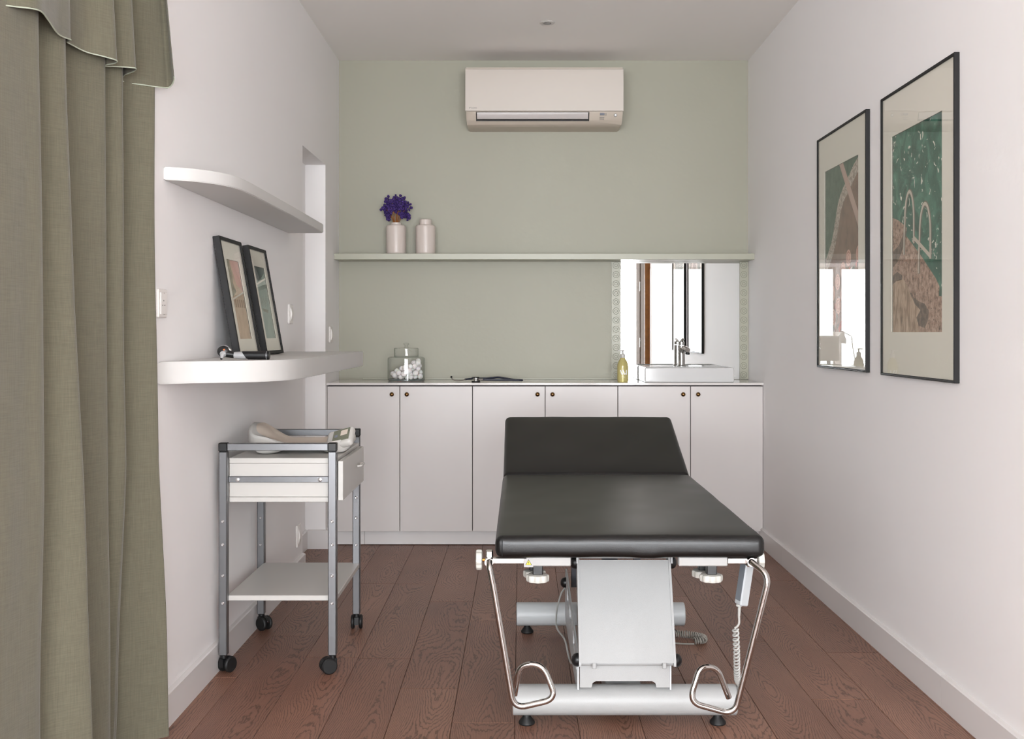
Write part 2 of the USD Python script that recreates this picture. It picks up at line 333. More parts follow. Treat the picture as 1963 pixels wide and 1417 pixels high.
# ------------------------------------------------------------------ room shell
XL, XR, YB, ZC, XFL, XFR = -1.06, 1.335, 6.567, 2.77, -3.2, 2.45
struct('ceiling', bx(XFL-.2, XFR+.2, YW-.2, YB+.2, ZC, ZC+.15), M['ceiling'])
struct('wall_back', bx(XL-.3, XR+.3, YB, YB+.15, 0, ZC), M['green'])
struct('wall_left', [bx(XL-.3, XL, 3.25, 5.465, 0, ZC), bx(XL-.3, -1.17, 5.465, 6.11, 0, 2.09), bx(XL-.3, XL, 5.465, 6.11, 2.09, ZC), bx(XL-.3, XL, 6.11, YB, 0, ZC),
                     bx(XFL, XL-.3, 3.25, 3.4, 0, ZC), bx(XFL-.12, XFL, YW, 3.4, 0, ZC)], M['wall'])
struct('wall_right', [bx(XR, XR+.16, 1.62, YB, 0, ZC), bx(XR, XR+.16, YW, 1.62, 2.12, ZC), bx(XR+.16, XFR, 1.62, 1.75, 0, ZC), bx(XFR, XFR+.12, YW, 1.75, 0, ZC)], M['wall'])
front = []
xs = [XFL]
for (x0, x1, z0, z1, _) in WIN:
    front += [bx(xs[-1], x0, YW-.14, YW, 0, ZC), bx(x0, x1, YW-.14, YW, 0, z0), bx(x0, x1, YW-.14, YW, z1, ZC)]; xs.append(x1)
front.append(bx(xs[-1], XFR, YW-.14, YW, 0, ZC))
struct('wall_front', front, M['wall'])
for k, (x0, x1, z0, z1, _) in enumerate(WIN):
    w = thing('window_%d' % (k+1), loc=((x0+x1)/2, YW, z0), kind='structure')
    f = .032
    obj('window_frame', [cb(x0, x0+f, YW-.08, YW-.01, z0, z1), cb(x1-f, x1, YW-.08, YW-.01, z0, z1), cb(x0+f, x1-f, YW-.08, YW-.01, z0, z0+f), cb(x0+f, x1-f, YW-.08, YW-.01, z1-f, z1)], M['white'], w)
    obj('pane', bx(x0+f, x1-f, YW-.05, YW-.044, z0+f, z1-f), M['window_glass'], w)
    obj('window_sill', cb(x0-.03, x1+.03, YW, YW+.05, z0-.03, z0, .004), M['white'], w)

# floor: every plank its own piece over a dark subfloor
fl = thing('floor', loc=(0, 0, 0), kind='structure')
obj('subfloor', bx(XFL-.2, XFR+.2, YW-.2, YB+.2, -.05, -.011), M['joint'], fl)
PW, PL, gap = .190, 1.20, .0006
JY = {0: 5.248, 1: 4.905, 2: 4.580, -1: 4.06, 3: 5.6, 4: 4.30, 5: 5.05, 6: 3.80}
X0 = -.5855                                                       # one joint line between plank columns
cols = range(-14, 16)
for c in cols:
    xa, xb = X0+c*PW, X0+(c+1)*PW
    if xb < XFL or xa > XFR: continue
    y = (JY.get(c, 3.0+((c*.437) % 1.0)*PL))
    y0 = y-math.ceil((y-YW)/PL)*PL
    while y0 < YB:
        ya, yb = max(y0, YW-.1), min(y0+PL, YB+.02)
        if yb-ya > .05 and not (xb < -1.32 and yb > 3.5 and ya > 3.4) and not (xa > 1.5 and ya > 1.75):
            dz = rng.uniform(-.0003, .0002)
            obj('plank', cb(xa+gap, xb-gap, ya+gap, yb-gap, -.012, dz, .0012), WOOD[rng.randrange(8)], fl, smooth=False)
        y0 += PL
def baseboard(name, segs, inward):
    """10 cm board with a sloping top edge against the wall; segs (x0,x1,y0,y1) of its thickness, inward '+x' or '-x' or '-y'"""
    ms = []
    for (x0, x1, y0, y1) in segs:
        if inward == '+x': ms.append(prism([(x0, 0), (x1, 0), (x1, .098), (x1-.004, .101), (x0, .104)], y0, y1, 'xz'))
        if inward == '-x': ms.append(prism([(x1, 0), (x1, .104), (x0+.004, .101), (x0, .098), (x0, 0)], y0, y1, 'xz'))
        if inward == '-y': ms.append(prism([(y1, 0), (y1, .104), (y0+.004, .101), (y0, .098), (y0, 0)], x0, x1, 'yz'))
    return struct(name, ms, M['base'], smooth=20)
baseboard('baseboard_left', [(XL, -1.045, 3.25, 5.465), (-1.17, -1.155, 5.47, 6.11), (XL, -1.045, 6.095, 6.2)], '+x')
baseboard('baseboard_left_niche', [(-1.155, XL, 6.095, 6.11)], '-y')
br = thing('baseboard_right', loc=(1.32, 1.62, 0), kind='structure')
for (a, b) in ((1.64, 3.52), (3.5212, 5.66), (5.6612, 6.2)):
    obj('board', prism([(XR, 0), (XR, .104), (1.324, .101), (1.32, .098), (1.32, 0)], a, b, 'xz'), M['base'], br, smooth=20)

# the door at the near end of the right wall (seen in the mirror)
d = thing('door_1', loc=(1.31, 1.2, 0), kind='structure')
obj('door_leaf', cb(1.287, 1.331, 1.18, 1.60, .01, 2.08), M['doorbeige'], d)
obj('door_edge', cb(1.280, 1.334, 1.60, 1.618, .01, 2.1), M['doorwood'], d)
obj('door_frame', cb(1.28, 1.35, .78, 1.12, 0, 2.12), M['doorbeige'], d)
for z in (.25, 1.02, 1.62): obj('hinge', [disc(.009, .1, (1.286, 1.15, z)), cb(1.288, 1.292, 1.11, 1.19, z+.01, z+.09, .0005)], M['steel'], d)

# ------------------------------------------------------------------ curtain
def arc_resample(P, n):
    P = np.asarray(P); d = np.r_[0, np.cumsum(np.linalg.norm(np.diff(P, axis=0), axis=1))]; q = np.linspace(0, d[-1], n)
    return np.stack([np.interp(q, d, P[:, k]) for k in range(2)], 1)
lead = [(-1.165, 1.75), (-1.10, 1.84), (-1.16, 1.93), (-1.105, 2.02), (-1.165, 2.10), (-1.11, 2.18), (-1.16, 2.25), (-1.15, 2.30)]
main_plan = lead+[(-1.12, 2.40), (-1.102, 2.50), (-1.09, 2.55), (-1.105, 2.578), (-1.143, 2.60), (-1.135, 2.65), (-1.10, 2.69), (-1.084, 2.72), (-1.10, 2.748), (-1.142, 2.772), (-1.148, 2.82), (-1.117, 2.89), (-1.0895, 2.95),
             (-1.105, 2.972), (-1.136, 2.988), (-1.130, 3.02), (-1.096, 3.05), (-1.084, 3.07), (-1.10, 3.095), (-1.142, 3.12), (-1.137, 3.16), (-1.09, 3.205), (-1.066, 3.228), (-1.068, 3.238), (-1.09, 3.244)]
val_plan = lead+[(-1.13, 2.40), (-1.117, 2.438), (-1.075, 2.49), (-1.082, 2.57), (-1.095, 2.66), (-1.096, 2.735), (-1.122, 2.776), (-1.11, 2.85), (-1.07, 2.89), (-1.050, 2.918), (-1.064, 2.945), (-1.10, 2.972), (-1.112, 3.0), (-1.07, 3.022),
            (-1.046, 3.048), (-1.062, 3.085), (-1.105, 3.125), (-1.122, 3.17), (-1.07, 3.208), (-1.032, 3.250), (-1.024, 3.262), (-1.010, 3.256), (-1.000, 3.24), (-.996, 3.225)]
main_plan = arc_resample(smoothpath([(x, y, 0) for x, y in main_plan], 10)[:, :2], 520); val_plan = arc_resample(smoothpath([(x, y, 0) for x, y in val_plan], 10)[:, :2], 520)
cu = thing('curtain', 'sage green linen curtain with a gathered frilled valance hanging at the left edge', 'curtain', (-1.1, 2.6, 0))
DY = [2.30, 2.55, 2.72, 2.95, 3.07, 3.25]; DZ = [.0, .12, .82, 1.25, 1.77, 2.66]
DP = np.array([[0, -6, 48, 8, -26, 42], [0, -6, 43, 7, -20, 38], [0, 2, 18, 1, 1, 16], [0, 0, 0, 0, 0, 10], [0, -4, -14, -1, -1, 8], [0, -6, -20, -3, -2, 4]])
ZM = np.linspace(.012, 2.66, 44); PM = np.zeros((len(main_plan), 44, 3))
for j, z in enumerate(ZM):
    row = np.array([np.interp(z, DZ, DP[:, k]) for k in range(6)]); x, y = main_plan.T
    dx = np.interp(y, DY, row)*y/2150
    w = meshkit.noise(np.stack([y*16, x*16, np.full(len(x), z*2.6)], 1), 3)-.5
    t = 1-z/2.66
    PM[:, j] = np.stack([x+dx+w*.016*t**1.3, y+.006*np.sin(z*3+y*4), np.full(len(x), z)], 1)
panel = obj('panel', cloth(PM, .0015), M['linen'], cu, smooth=60)
ZH = 1.890; nv = 24; PV = np.zeros((len(val_plan), nv, 3))
for j in range(nv):
    t = 1-j/(nv-1); x, y = val_plan.T                                # t = 1 at the hem, where the frill swings out
    k = .45+.55*t
    xm = np.interp(y, [1.75, 2.4, 2.7, 3.0, 3.3], [-1.13, -1.115, -1.10, -1.09, -1.075])
    PV[:, j] = np.stack([xm+(x-xm)*k-.020*(1-t)*np.clip((y-2.3)/.9, 0, 1), y-.02*(1-t), ZH+(2.66-ZH)*(1-t)+.006*np.sin(y*23)*t+.03*t*np.clip((x+1.03)/.034, 0, 1)**2], 1)
val = obj('valance', cloth(PV, .0012), M['linen'], cu, smooth=60)
obj('hem', tube(PV[:, 0][::2]+np.array([.0004, 0, 0]), .0018, 6), M['hem'], val, label='pale overlocked hem of the valance')
obj('hem', tube(PM[-1][:, :]+np.array([0, .001, 0]), .0014, 6), M['hem'], panel)
obj('track', cb(-1.27, -1.10, 1.7, 3.36, 2.66, ZC, .003), M['white'], cu)

# ------------------------------------------------------------------ left wall: shelves, frames, otoscope, sockets
def curve_slab(pts, z0, z1, chamfer=.0025):
    poly = Polygon(pts); a = prism(poly, z0+chamfer, z1-chamfer)
    lo = prism(poly.buffer(-chamfer, join_style=1), z0, z0+chamfer); hi = prism(poly.buffer(-chamfer, join_style=1), z1-chamfer, z1)
    return cat(a, lo, hi)
top = smoothpath([(XL, 3.335, 0), (-1.0007, 3.36, 0), (-.957, 3.402, 0), (-.917, 3.467, 0), (-.893, 3.56, 0), (-.886, 3.68, 0), (-.886, 3.9, 0), (-.888, 4.4, 0)], 8)[:, :2]
us = single('floating_shelf', curve_slab(list(map(tuple, top))+[(-.895, 5.10), (-.905, 5.128), (XL, 5.13)], 1.631, 1.670), M['white'],
       'upper white floating shelf with a rounded near end, empty', 'shelf')
low = smoothpath([(XL, 3.275, 0), (-1.03, 3.325, 0), (-.98, 3.365, 0), (-.90, 3.40, 0), (-.82, 3.45, 0), (-.765, 3.52, 0), (-.735, 3.61, 0), (-.722, 3.75, 0), (-.72, 4.1, 0)], 8)[:, :2]
single('floating_shelf', curve_slab(list(map(tuple, low))+[(-.718, 5.128), (-.72, 5.13), (XL, 5.13)], 1.024, 1.090, .003), M['white'],
       'lower, deeper white floating shelf carrying two framed pictures', 'shelf')
def picture(name, label, W, H, T, bw, margins, builder, loc, grp=None):
    """upright picture: local x across (0..W), y out of the front (0..T), z up; returns a list of (part name, mesh, material, subparts) in local axes"""
    parts = []
    rail = []
    for (a, b, c, e) in ((0, bw, 0, H), (W-bw, W, 0, H), (bw, W-bw, 0, bw), (bw, W-bw, H-bw, H)): rail.append(cb(a, b, 0, T, c, e, .0012))
    parts.append(('moulding', cat(rail), M['frame'], []))
    parts.append(('backing', bx(bw, W-bw, .001, .004, bw, H-bw), M['frame'], []))
    l, r, bt, tp = margins
    hole = Polygon([(bw, bw), (W-bw, bw), (W-bw, H-bw), (bw, H-bw)], [[(l, bt), (W-r, bt), (W-r, H-tp), (l, H-tp)]])
    parts.append(('mount', prism(hole, -.009+T, -.0065+T, 'xz'), M['mount'], []))
    parts.append(('print', None, None, builder(l, W-r, bt, H-tp, T-.0115)))
    parts.append(('glass', bx(bw, W-bw, T-.0055, T-.0035, bw, H-bw), M['pane'], []))
    return parts
def place_picture(name, label, parts, X4, base):
    t = thing(name, label, 'picture', base)
    def put(m): m = m.copy(); m.apply_transform(X4); return m
    fix = np.linalg.det(X4[:3, :3]) < 0
    def emit(n, m, mt, par):
        m = put(m)
        if fix: m.invert()
        return obj(n, m, mt, par)
    for n, m, mt, sub in parts:
        if n == 'print':
            n0, m0, mt0 = sub[0]; pr = emit('print', m0, mt0, t)
            for (sn, sm, smt) in sub[1:]: emit(sn, sm, smt, pr)
        else: emit(n, m, mt, t)
    return t
def flat(poly, y, k):                                              # a printed shape: a thin layer k of the print
    g = [poly] if isinstance(poly, Polygon) else [p for p in getattr(poly, 'geoms', []) if isinstance(p, Polygon)]
    return cat([prism(p, y+.0002*k, y+.0002*k+.0002, 'xz') for p in g if p.area > 1e-8])
def stroke(pts, w): 
    from shapely.geometry import LineString
    return LineString(pts).buffer(w/2, cap_style=2)
def pool_ladder(x0, x1, z0, z1, y):
    W, H = x1-x0, z1-z0; R = sbox(x0, z0, x1, z1); P = lambda u, v: (x0+u*W, z0+v*H)
    cut = lambda g: g.intersection(R)
    # u runs from the picture's left, v up
    rock = Polygon([P(0, .485), P(0, .585), P(.12, .565), P(.22, .54), P(.30, .515), P(.28, .48), P(.36, .45), P(.48, .405), P(.60, .36), P(.74, .30), P(.86, .25), P(.93, .21), P(.92, .165), P(1, .16), P(1, 0), P(0, 0)])
    light = Polygon([P(0, .24), P(.1, .265), P(.24, .262), P(.33, .22), P(.40, .17), P(.55, .115), P(.60, .10), P(.52, .07), P(.55, 0), P(0, 0)])
    shade = Polygon([P(.36, .20), P(.46, .165), P(.56, .145), P(.66, .135), P(.74, .10), P(.72, .05), P(.66, .02), P(.55, .03), P(.50, .07), P(.58, .105), P(.47, .135)])
    shade2 = Polygon([P(.0, .41), P(.14, .44), P(.25, .50), P(.30, .50), P(.24, .43), P(.12, .36), P(0, .33)])
    shade3 = Polygon([P(0, .29), P(.10, .305), P(.20, .285), P(.20, .262), P(.08, .26), P(0, .245)])
    out = [('print', prism(R, y, y+.0002, 'xz'), M['sea'])]
    out += [('rock', flat(cut(rock), y, 1), M['rock']), ('rock_shade', flat(cut(shade2), y, 2), M['rock_dark']), ('rock_shade', flat(cut(shade3), y, 2), M['rock_dark']),
            ('rock', flat(cut(light), y, 2), M['rock_light']), ('rock_shade', flat(cut(shade), y, 3), M['rock_dark'])]
    def arch(u0, u1, vl, vr, vt):
        c, a, b = (u0+u1)/2+.012, (u1-u0)/2-.012, .135
        return np.array([P(u0, vl), P(u0+.008, vl+(vt-b-vl)*.55)]+[P(c-a*math.cos(t), vt-b+b*math.sin(t)) for t in np.linspace(0, PI, 22)]+[P(u1, vr)])
    for (u0, u1, vl, vr, vt) in ((.245, .45, .385, .43, .688), (.545, .77, .28, .34, .605)):
        pts = arch(u0, u1, vl, vr, vt); w = .021
        out.append(('handrail', flat(cut(stroke(pts, w)), y, 4), M['rail_dark'])); out.append(('handrail', flat(cut(stroke(pts+np.array([-.002, .001]), w*.55)), y, 5), M['rail_print']))
    out.append(('rung', flat(cut(stroke([P(.46, .455), P(.765, .355)], .014)), y, 6), M['rail_print']))
    return out
def beach(x0, x1, z0, z1, y):
    W, H = x1-x0, z1-z0; R = sbox(x0, z0, x1, z1); P = lambda u, v: (x0+u*W, z0+v*H); cut = lambda g: g.intersection(R)
    r = random.Random(5)
    shore = [(0, .40), (.12, .46), (.25, .54), (.34, .64), (.44, .75), (.55, .81), (.70, .86), (.86, .92), (1.02, .96)]
    out = [('print', prism(R, y, y+.0002, 'xz'), M['sea2']), ('sand', flat(cut(Polygon([P(u, v) for u, v in shore]+[P(1.02, 0), P(0, 0)])), y, 1), M['sand'])]
    foam = smoothpath([(*P(u, v), 0) for u, v in shore], 8)[:, :2]
    out.append(('foam', flat(cut(stroke(foam, .055)), y, 2), M['foam']))
    out.append(('pier', flat(cut(stroke([P(.46, 1.02), P(1.02, .60)], .040)), y, 3), M['pier']))
    for i, (u, v) in enumerate([(.70, .43), (.54, .365), (.38, .30), (.22, .235), (.08, .17), (.54, .22), (.40, .155), (.25, .09), (.70, .28), (.98, .44), (.98, .30), (.85, .21), (.85, .06), (.6, .05), (.05, .04)]):
        c = Point(*P(u, v))
        out.append(('parasol', flat(cut(c.buffer(.034)), y, 4), M['parasol']))
        for rr in (.026, .015): out.append(('parasol_ring', flat(cut(c.buffer(rr).difference(c.buffer(rr-.004))), y, 5), M['parasol2']))
    for i in range(46):
        u = r.uniform(.1, 1); v = r.uniform(0, min(.42, u*.5)); a = r.uniform(20, 70); w = r.uniform(.010, .018)
        q = affinity.rotate(sbox(-w*1.6, -w*.7, w*1.6, w*.7), a); q = affinity.translate(q, *P(u, v))
        out.append(('towel', flat(cut(q), y, 3), [M['towel_r'], M['towel_w'], M['towel_g']][i % 3]))
    return [o for o in out if len(o[1].faces)]
def arcade(x0, x1, z0, z1, y):
    W, H = x1-x0, z1-z0; R = sbox(x0, z0, x1, z1); P = lambda u, v: (x0+u*W, z0+v*H); cut = lambda g: g.intersection(R)
    out = [('print', prism(R, y, y+.0002, 'xz'), M['pr_sandstone'])]
    out.append(('sky', flat(cut(Polygon([P(.35, 1), P(1, 1), P(1, .60), P(.55, .70)])), y, 1), M['pr_pink']))
    out.append(('tree', flat(cut(Polygon([P(0, 1), P(.25, 1), P(.36, .84), P(.30, .70), P(.45, .60), P(0, .50)])), y, 2), M['pr_tree']))
    out.append(('ledge', flat(cut(stroke([P(0, .49), P(1, .60)], .006)), y, 3), M['mount']))
    for i in range(6): out.append(('arch', flat(cut(sbox(*P(.04+i*.165, .40), *P(.13+i*.165, .50))), y, 2), M['pr_arch']))
    return out
def harbour(x0, x1, z0, z1, y):
    W, H = x1-x0, z1-z0; R = sbox(x0, z0, x1, z1); P = lambda u, v: (x0+u*W, z0+v*H); cut = lambda g: g.intersection(R)
    out = [('print', prism(R, y, y+.0002, 'xz'), M['pr_teal'])]
    out.append(('roof', flat(cut(Polygon([P(0, 1), P(1, 1), P(1, .93), P(.55, .84), P(.3, .80), P(0, .86)])), y, 1), M['pr_tealdark']))
    out.append(('beam', flat(cut(stroke([P(0, .74), P(1, .85)], .007)), y, 2), M['mount']))
    for i in range(9):
        u, v = .2+.07*i, .42+.10*((i*.618) % 1)
        out.append(('mast', flat(cut(stroke([P(u, v), P(u+.02, v+.09)], .003)), y, 2), M['pr_boat']))
    out.append(('boat', flat(cut(Polygon([P(.2, .42), P(.78, .40), P(.70, .36), P(.3, .375)])), y, 2), M['pr_boat']))
    return out
# two leaning pictures: local x -> world +Y, local y(front) -> world +X tilted, z up tilted
def lean_matrix(xb, y, z, deg):
    """the picture's front looks to +X and leans back by deg; its front lower edge stands at (xb, y.., z)"""
    a = math.radians(deg); ca, sa = math.cos(a), math.sin(a)
    F = np.array([ca, 0, sa]); U = np.array([-sa, 0, ca]); A = np.array([0, 1.0, 0]); T = .024
    X4 = np.eye(4); X4[:3, 0] = A; X4[:3, 1] = F; X4[:3, 2] = U; X4[:3, 3] = np.array([xb, y, z])-F*T; return X4
ab = math.degrees(math.atan2(.0735, .418)); zl = 1.0945
place_picture('picture_frame', 'leaning black picture frame with a pink and sandy print, nearer the curtain', picture('a', '', .308, .424, .024, .013, (.068, .062, .062, .076), arcade, None), lean_matrix(-.9635, 3.864, zl, ab), (-.98, 4.02, 1.09))
place_picture('picture_frame', 'leaning black picture frame with a grey green water print, nearer the niche', picture('b', '', .300, .424, .024, .013, (.066, .058, .062, .076), harbour, None), lean_matrix(-.9635, 4.276, zl, ab), (-.98, 4.42, 1.09))
# two big pictures on the right wall: front looks to -X; picture's left (seen from the room) is the far end
def right_matrix(yfar, z, T):
    X4 = np.eye(4); X4[:3, 0] = (0, -1, 0); X4[:3, 1] = (-1, 0, 0); X4[:3, 2] = (0, 0, 1); X4[:3, 3] = (XR, yfar, z); return X4
place_picture('picture_frame', 'tall black framed print of a pool ladder over rocks and green water', picture('c', '', .699, 1.007, .017, .0085, (.105, .117, .156, .155), pool_ladder, None), right_matrix(4.104, 1.022, .017), (XR, 3.75, 1.022))
place_picture('picture_frame', 'tall black framed print of a beach seen from above with parasols', picture('d', '', .706, 1.006, .017, .0085, (.107, .115, .156, .155), beach, None), right_matrix(4.984, 1.024, .017), (XR, 4.63, 1.024))

# otoscope lying on the lower shelf
ot = thing('otoscope', 'black and silver otoscope lying at the front of the lower shelf', 'otoscope', (-.88, 3.57, 1.09))
OY, OZ = 3.575, 1.1045
def cyl(a, b, r0, r1=None, n=24, cap=.0015):
    a, b = np.array(a, float), np.array(b, float); L = np.linalg.norm(b-a); r1 = r0 if r1 is None else r1
    return lathe([(0, 0), (r0-cap, 0), (r0, cap), (r1, L-cap), (r1-cap, L), (0, L)], n, a, (b-a)/L)
hd = trimesh.creation.icosphere(3, 1.0); hd.apply_scale((.0205, .013, .0185)); hd.apply_translation((-.945, OY, OZ+.012))
obj('head', cat(hd, cyl((-.935, OY, OZ+.005), (-.910, OY, OZ), .0115, .0098)), M['black'], ot)
tr = trimesh.creation.icosphere(3, 1.0); tr.apply_scale((.0204, .0105, .0184)); tr.apply_translation((-.9447, OY+.004, OZ+.0136)); obj('trim_cap', tr, M['silver'], ot)
obj('thumb_wheel', rot(cb(-.932, -.920, OY-.004, OY+.004, OZ+.016, OZ+.0205, .001), 35, (0, 1, 0), (-.926, OY, OZ+.018)), M['offwhite'], ot)
obj('handle', cyl((-.912, OY, OZ), (-.872, OY, OZ-.0005), .0105, .0128), M['silver'], ot)
grip = cyl((-.886, OY, OZ-.0005), (-.800, OY, OZ-.0005), .0132, .0132); grip = trimesh.intersections.slice_mesh_plane(grip, (.8, 0, .6), (-.877, OY, OZ), cap=False)
obj('grip', grip, M['black'], ot); obj('end_cap', [cyl((-.806, OY, OZ-.0005), (-.8045, OY, OZ-.0005), .0136), cyl((-.802, OY, OZ-.0005), (-.7985, OY, OZ-.0005), .0130)], M['black'], ot)
obj('cap_ring', cyl((-.8075, OY, OZ-.0005), (-.8062, OY, OZ-.0005), .01345), M['silver'], ot)
obj('speculum', [cyl((-.944, OY-.010, OZ+.004), (-.944, OY-.016, OZ+.0025), .0105, .0095), cyl((-.944, OY-.015, OZ+.002), (-.944, OY-.030, OZ-.010), .0075, .0036)], M['silver'], ot)
obj('speculum_tip', cyl((-.944, OY-.030, OZ-.010), (-.944, OY-.0335, OZ-.0125), .0037, .003), M['black'], ot)
obj('emblem', prism([(-.9445, OZ+.0185), (-.9375, OZ+.0205), (-.939, OZ+.0165), (-.940, OZ+.0135)], OY-.0125, OY-.0105, 'xz'), M['orange'], ot, label='orange triangular mark')

def wall_plate(name, label, category, y0, y1, z0, z1, kind):
    """plate on the left wall, looking to +X"""
    t = thing(name, label, category, (XL, (y0+y1)/2, z0)); yc, zc = (y0+y1)/2, (z0+z1)/2
    obj('plate', cb(XL, XL+.009, y0, y1, z0, z1, .003), M['plate'], t)
    if kind == 'socket':
        obj('insert', cb(XL+.009, XL+.0115, y0+.014, y1-.012, z0+.010, z1-.010, .002), M['plate'], t)
        for (dy, dz) in ((-.002, .008), (-.011, -.006), (.008, -.006)): obj('socket_hole', disc(.0022, .0006, (XL+.0113, yc+dy, zc+dz), (1, 0, 0), 12, .0001), M['dark_lens'], t)
        for dz in (.03, -.033): obj('screw', disc(.0018, .0006, (XL+.0113, yc, zc+dz), (1, 0, 0), 10, .0001), M['mark_grey'], t)
    else:
        h = z1-z0; q = [(XL+.009, z0+h*.15)]+[(XL+.009+.006*math.sin(PI*k/8)+.001, z0+h*(.15+.7*k/8)) for k in range(9)]+[(XL+.009, z0+h*.85)]
        obj('rocker', prism(q, y0+.02, y1-.02, 'xz'), M['plate'], t)
wall_plate('wall_socket', 'white wall socket beside the curtain above the lower shelf', 'socket', 3.262, 3.342, 1.22, 1.305, 'socket')
wall_plate('light_switch', 'white light switch on the left wall between the two shelves', 'switch', 5.115, 5.20, 1.217, 1.306, 'switch')
wall_plate('light_switch', 'white light switch on the narrow wall strip by the green wall', 'switch', 6.215, 6.295, 1.121, 1.211, 'switch')
wall_plate('wall_socket', 'white socket plate low on the left wall behind the trolley', 'socket', 5.30, 5.385, .158, .262, 'switch')

# ------------------------------------------------------------------ base cabinets, worktop, plinth
DW = (XR-XL)/6; ZT, ZB_, YD = .881, .0845, 6.16
names = ['white two-door base cabinet at the left, under the cotton jar', 'white two-door base cabinet in the middle, under the stethoscope', 'white two-door base cabinet at the right, under the basin']
for u in range(3):
    xa = XL+2*u*DW; xb = xa+2*DW
    c = thing('base_cabinet', names[u], 'cabinet', ((xa+xb)/2, 6.36, ZB_))
    obj('carcass', bx(xa+.001, xb-.001, YD+.019, YB-.002, ZB_, .884), M['cabin'], c)
    for k in range(2):
        a = xa+k*DW; dr = obj('door', cb(a+.0018, a+DW-.0018, YD, YD+.0185, ZB_, ZT, .0012), M['cab'], c)
        kx = (a+DW-.042) if k == 0 else (a+.040)
        obj('knob', lathe([(0, 0), (.006, 0), (.005, .008), (.0098, .012), (.0122, .017), (.0112, .022), (.007, .0255), (0, .027)], 20, (kx, YD, .838), (0, -1, 0)), M['brass'], dr, label='round aged brass knob')
tk = thing('toe_kick', 'white recessed plinth board under the base cabinets', 'plinth', (0, 6.21, 0))
for (a, b) in ((XL, -.862), (-.8605, XR)): obj('board', cb(a, b, 6.21, 6.226, .004, ZB_-.002, .001), M['base'], tk)
single('worktop', cb(XL, XR, 6.145, YB, .888, .901, .0015), M['counter'], 'glossy pale worktop running along the base cabinets', 'worktop')
single('backsplash', [cb(-.92, .535, YB-.006, YB, .902, .910, .001)], M['green_gloss'], 'thin green sealing strip where the worktop meets the wall', 'strip')

# ------------------------------------------------------------------ back wall: long green shelf, vases, mirror, patterned strips
single('wall_shelf', cb(XL, XR, 6.385, YB, 1.593, 1.627, .0015), M['green_gloss'], 'long thin green shelf running along the green wall', 'shelf')
vprof = [(0, 0), (.050, 0), (.0545, .004), (.0565, .012), (.057, .06), (.057, .155), (.0555, .163), (.050, .168), (.030, .170), (.0285, .174), (.030, .180), (.0295, .183), (.024, .183), (.022, .15), (.02, .02), (0, .018)]
va = thing('ceramic_vase', 'cream ceramic vase holding dried purple flowers', 'vase', (-.715, 6.465, 1.627))
obj('body', lathe(vprof, 40, (-.715, 6.465, 1.627)), M['ceramic'], va)
vj = thing('ceramic_jar', 'cream ceramic jar with a round lid beside the vase', 'jar', (-.545, 6.465, 1.627))
obj('body', lathe(vprof[:9]+[(.026, .174), (0, .174)], 40, (-.545, 6.465, 1.627)), M['ceramic'], vj)
obj('lid', lathe([(0, .170), (.034, .170), (.0355, .173), (.0355, .196), (.034, .2005), (.030, .203), (0, .204)], 36, (-.545, 6.465, 1.627)), M['ceramic'], vj)
fw = thing('dried_flowers', 'bunch of dried purple flowers on brown stems', 'flowers', (-.715, 6.465, 1.79))
heads = []; fr = random.Random(11)
tips = [(-.068, .085), (-.055, .125), (-.04, .105), (-.02, .12), (.004, .143), (.012, .12), (.03, .095), (.045, .12), (.062, .105), (.066, .08), (.05, .05), (.062, .042), (-.05, .05), (-.045, .03), (-.02, .085), (.02, .08), (0, .1), (.04, .075), (-.06, .07), (.035, .045), (-.03, .065), (.0, .065)]
for i, (tx, tz) in enumerate(tips):
    ty = fr.uniform(-.045, .045)
    p0 = np.array([-.715+tx*.2, 6.465+ty*.25, 1.806]); p2 = np.array([-.715+tx, 6.465+ty, 1.812+tz]); p1 = (p0+p2)/2+np.array([tx*-.08, 0, .012])
    st = obj('stem', tube(smoothpath([p0, p1, p2], 5), .0014, 5), M['stem'], fw)
    blobs = []
    for k in range(15):
        o = np.array([fr.gauss(0, .0085), fr.gauss(0, .008), fr.gauss(0, .0115)])
        s = trimesh.creation.icosphere(1, fr.uniform(.005, .0092)); v = np.array(s.vertices); v *= (1+.45*(meshkit.noise(v*420+i*7+k, 3)-.5))[:, None]; blobs.append(trimesh.Trimesh(v+p2+o, s.faces))
    obj('flower_head', cat(blobs), M['purple'], st, smooth=False)

mi = thing('mirror', 'frameless wall mirror behind the basin, under the green shelf', 'mirror', (.936, YB, .902))
obj('mirror_glass', bx(.589, 1.283, YB-.005, YB-.0005, .903, 1.5925), M['mirror'], mi)
for (xa, xb, lab) in ((.535, .588, 'pale green strip with raised rings left of the mirror'), (1.284, XR, 'pale green strip with raised rings right of the mirror')):
    s = thing('patterned_strip', lab, 'trim strip', ((xa+xb)/2, YB, .903)); xc = (xa+xb)/2 if xb < 1 else xa+.0245
    obj('band', [cb(xa, xb, YB-.006, YB, .903, 1.592, .001), bx(xa, xa+.002, YB-.008, YB, .903, 1.592)], M['green_gloss'], s)
    for k in range(13):
        z = .930+k*.0533
        ring = lambda R, r: tube([(xc+R*math.cos(a), YB-.006, z+R*math.sin(a)) for a in np.linspace(0, 2*PI, 25)], r, 6)
        obj('ring', cat(ring(.0185, .0014), ring(.0085, .0013)), M['ring'], s)

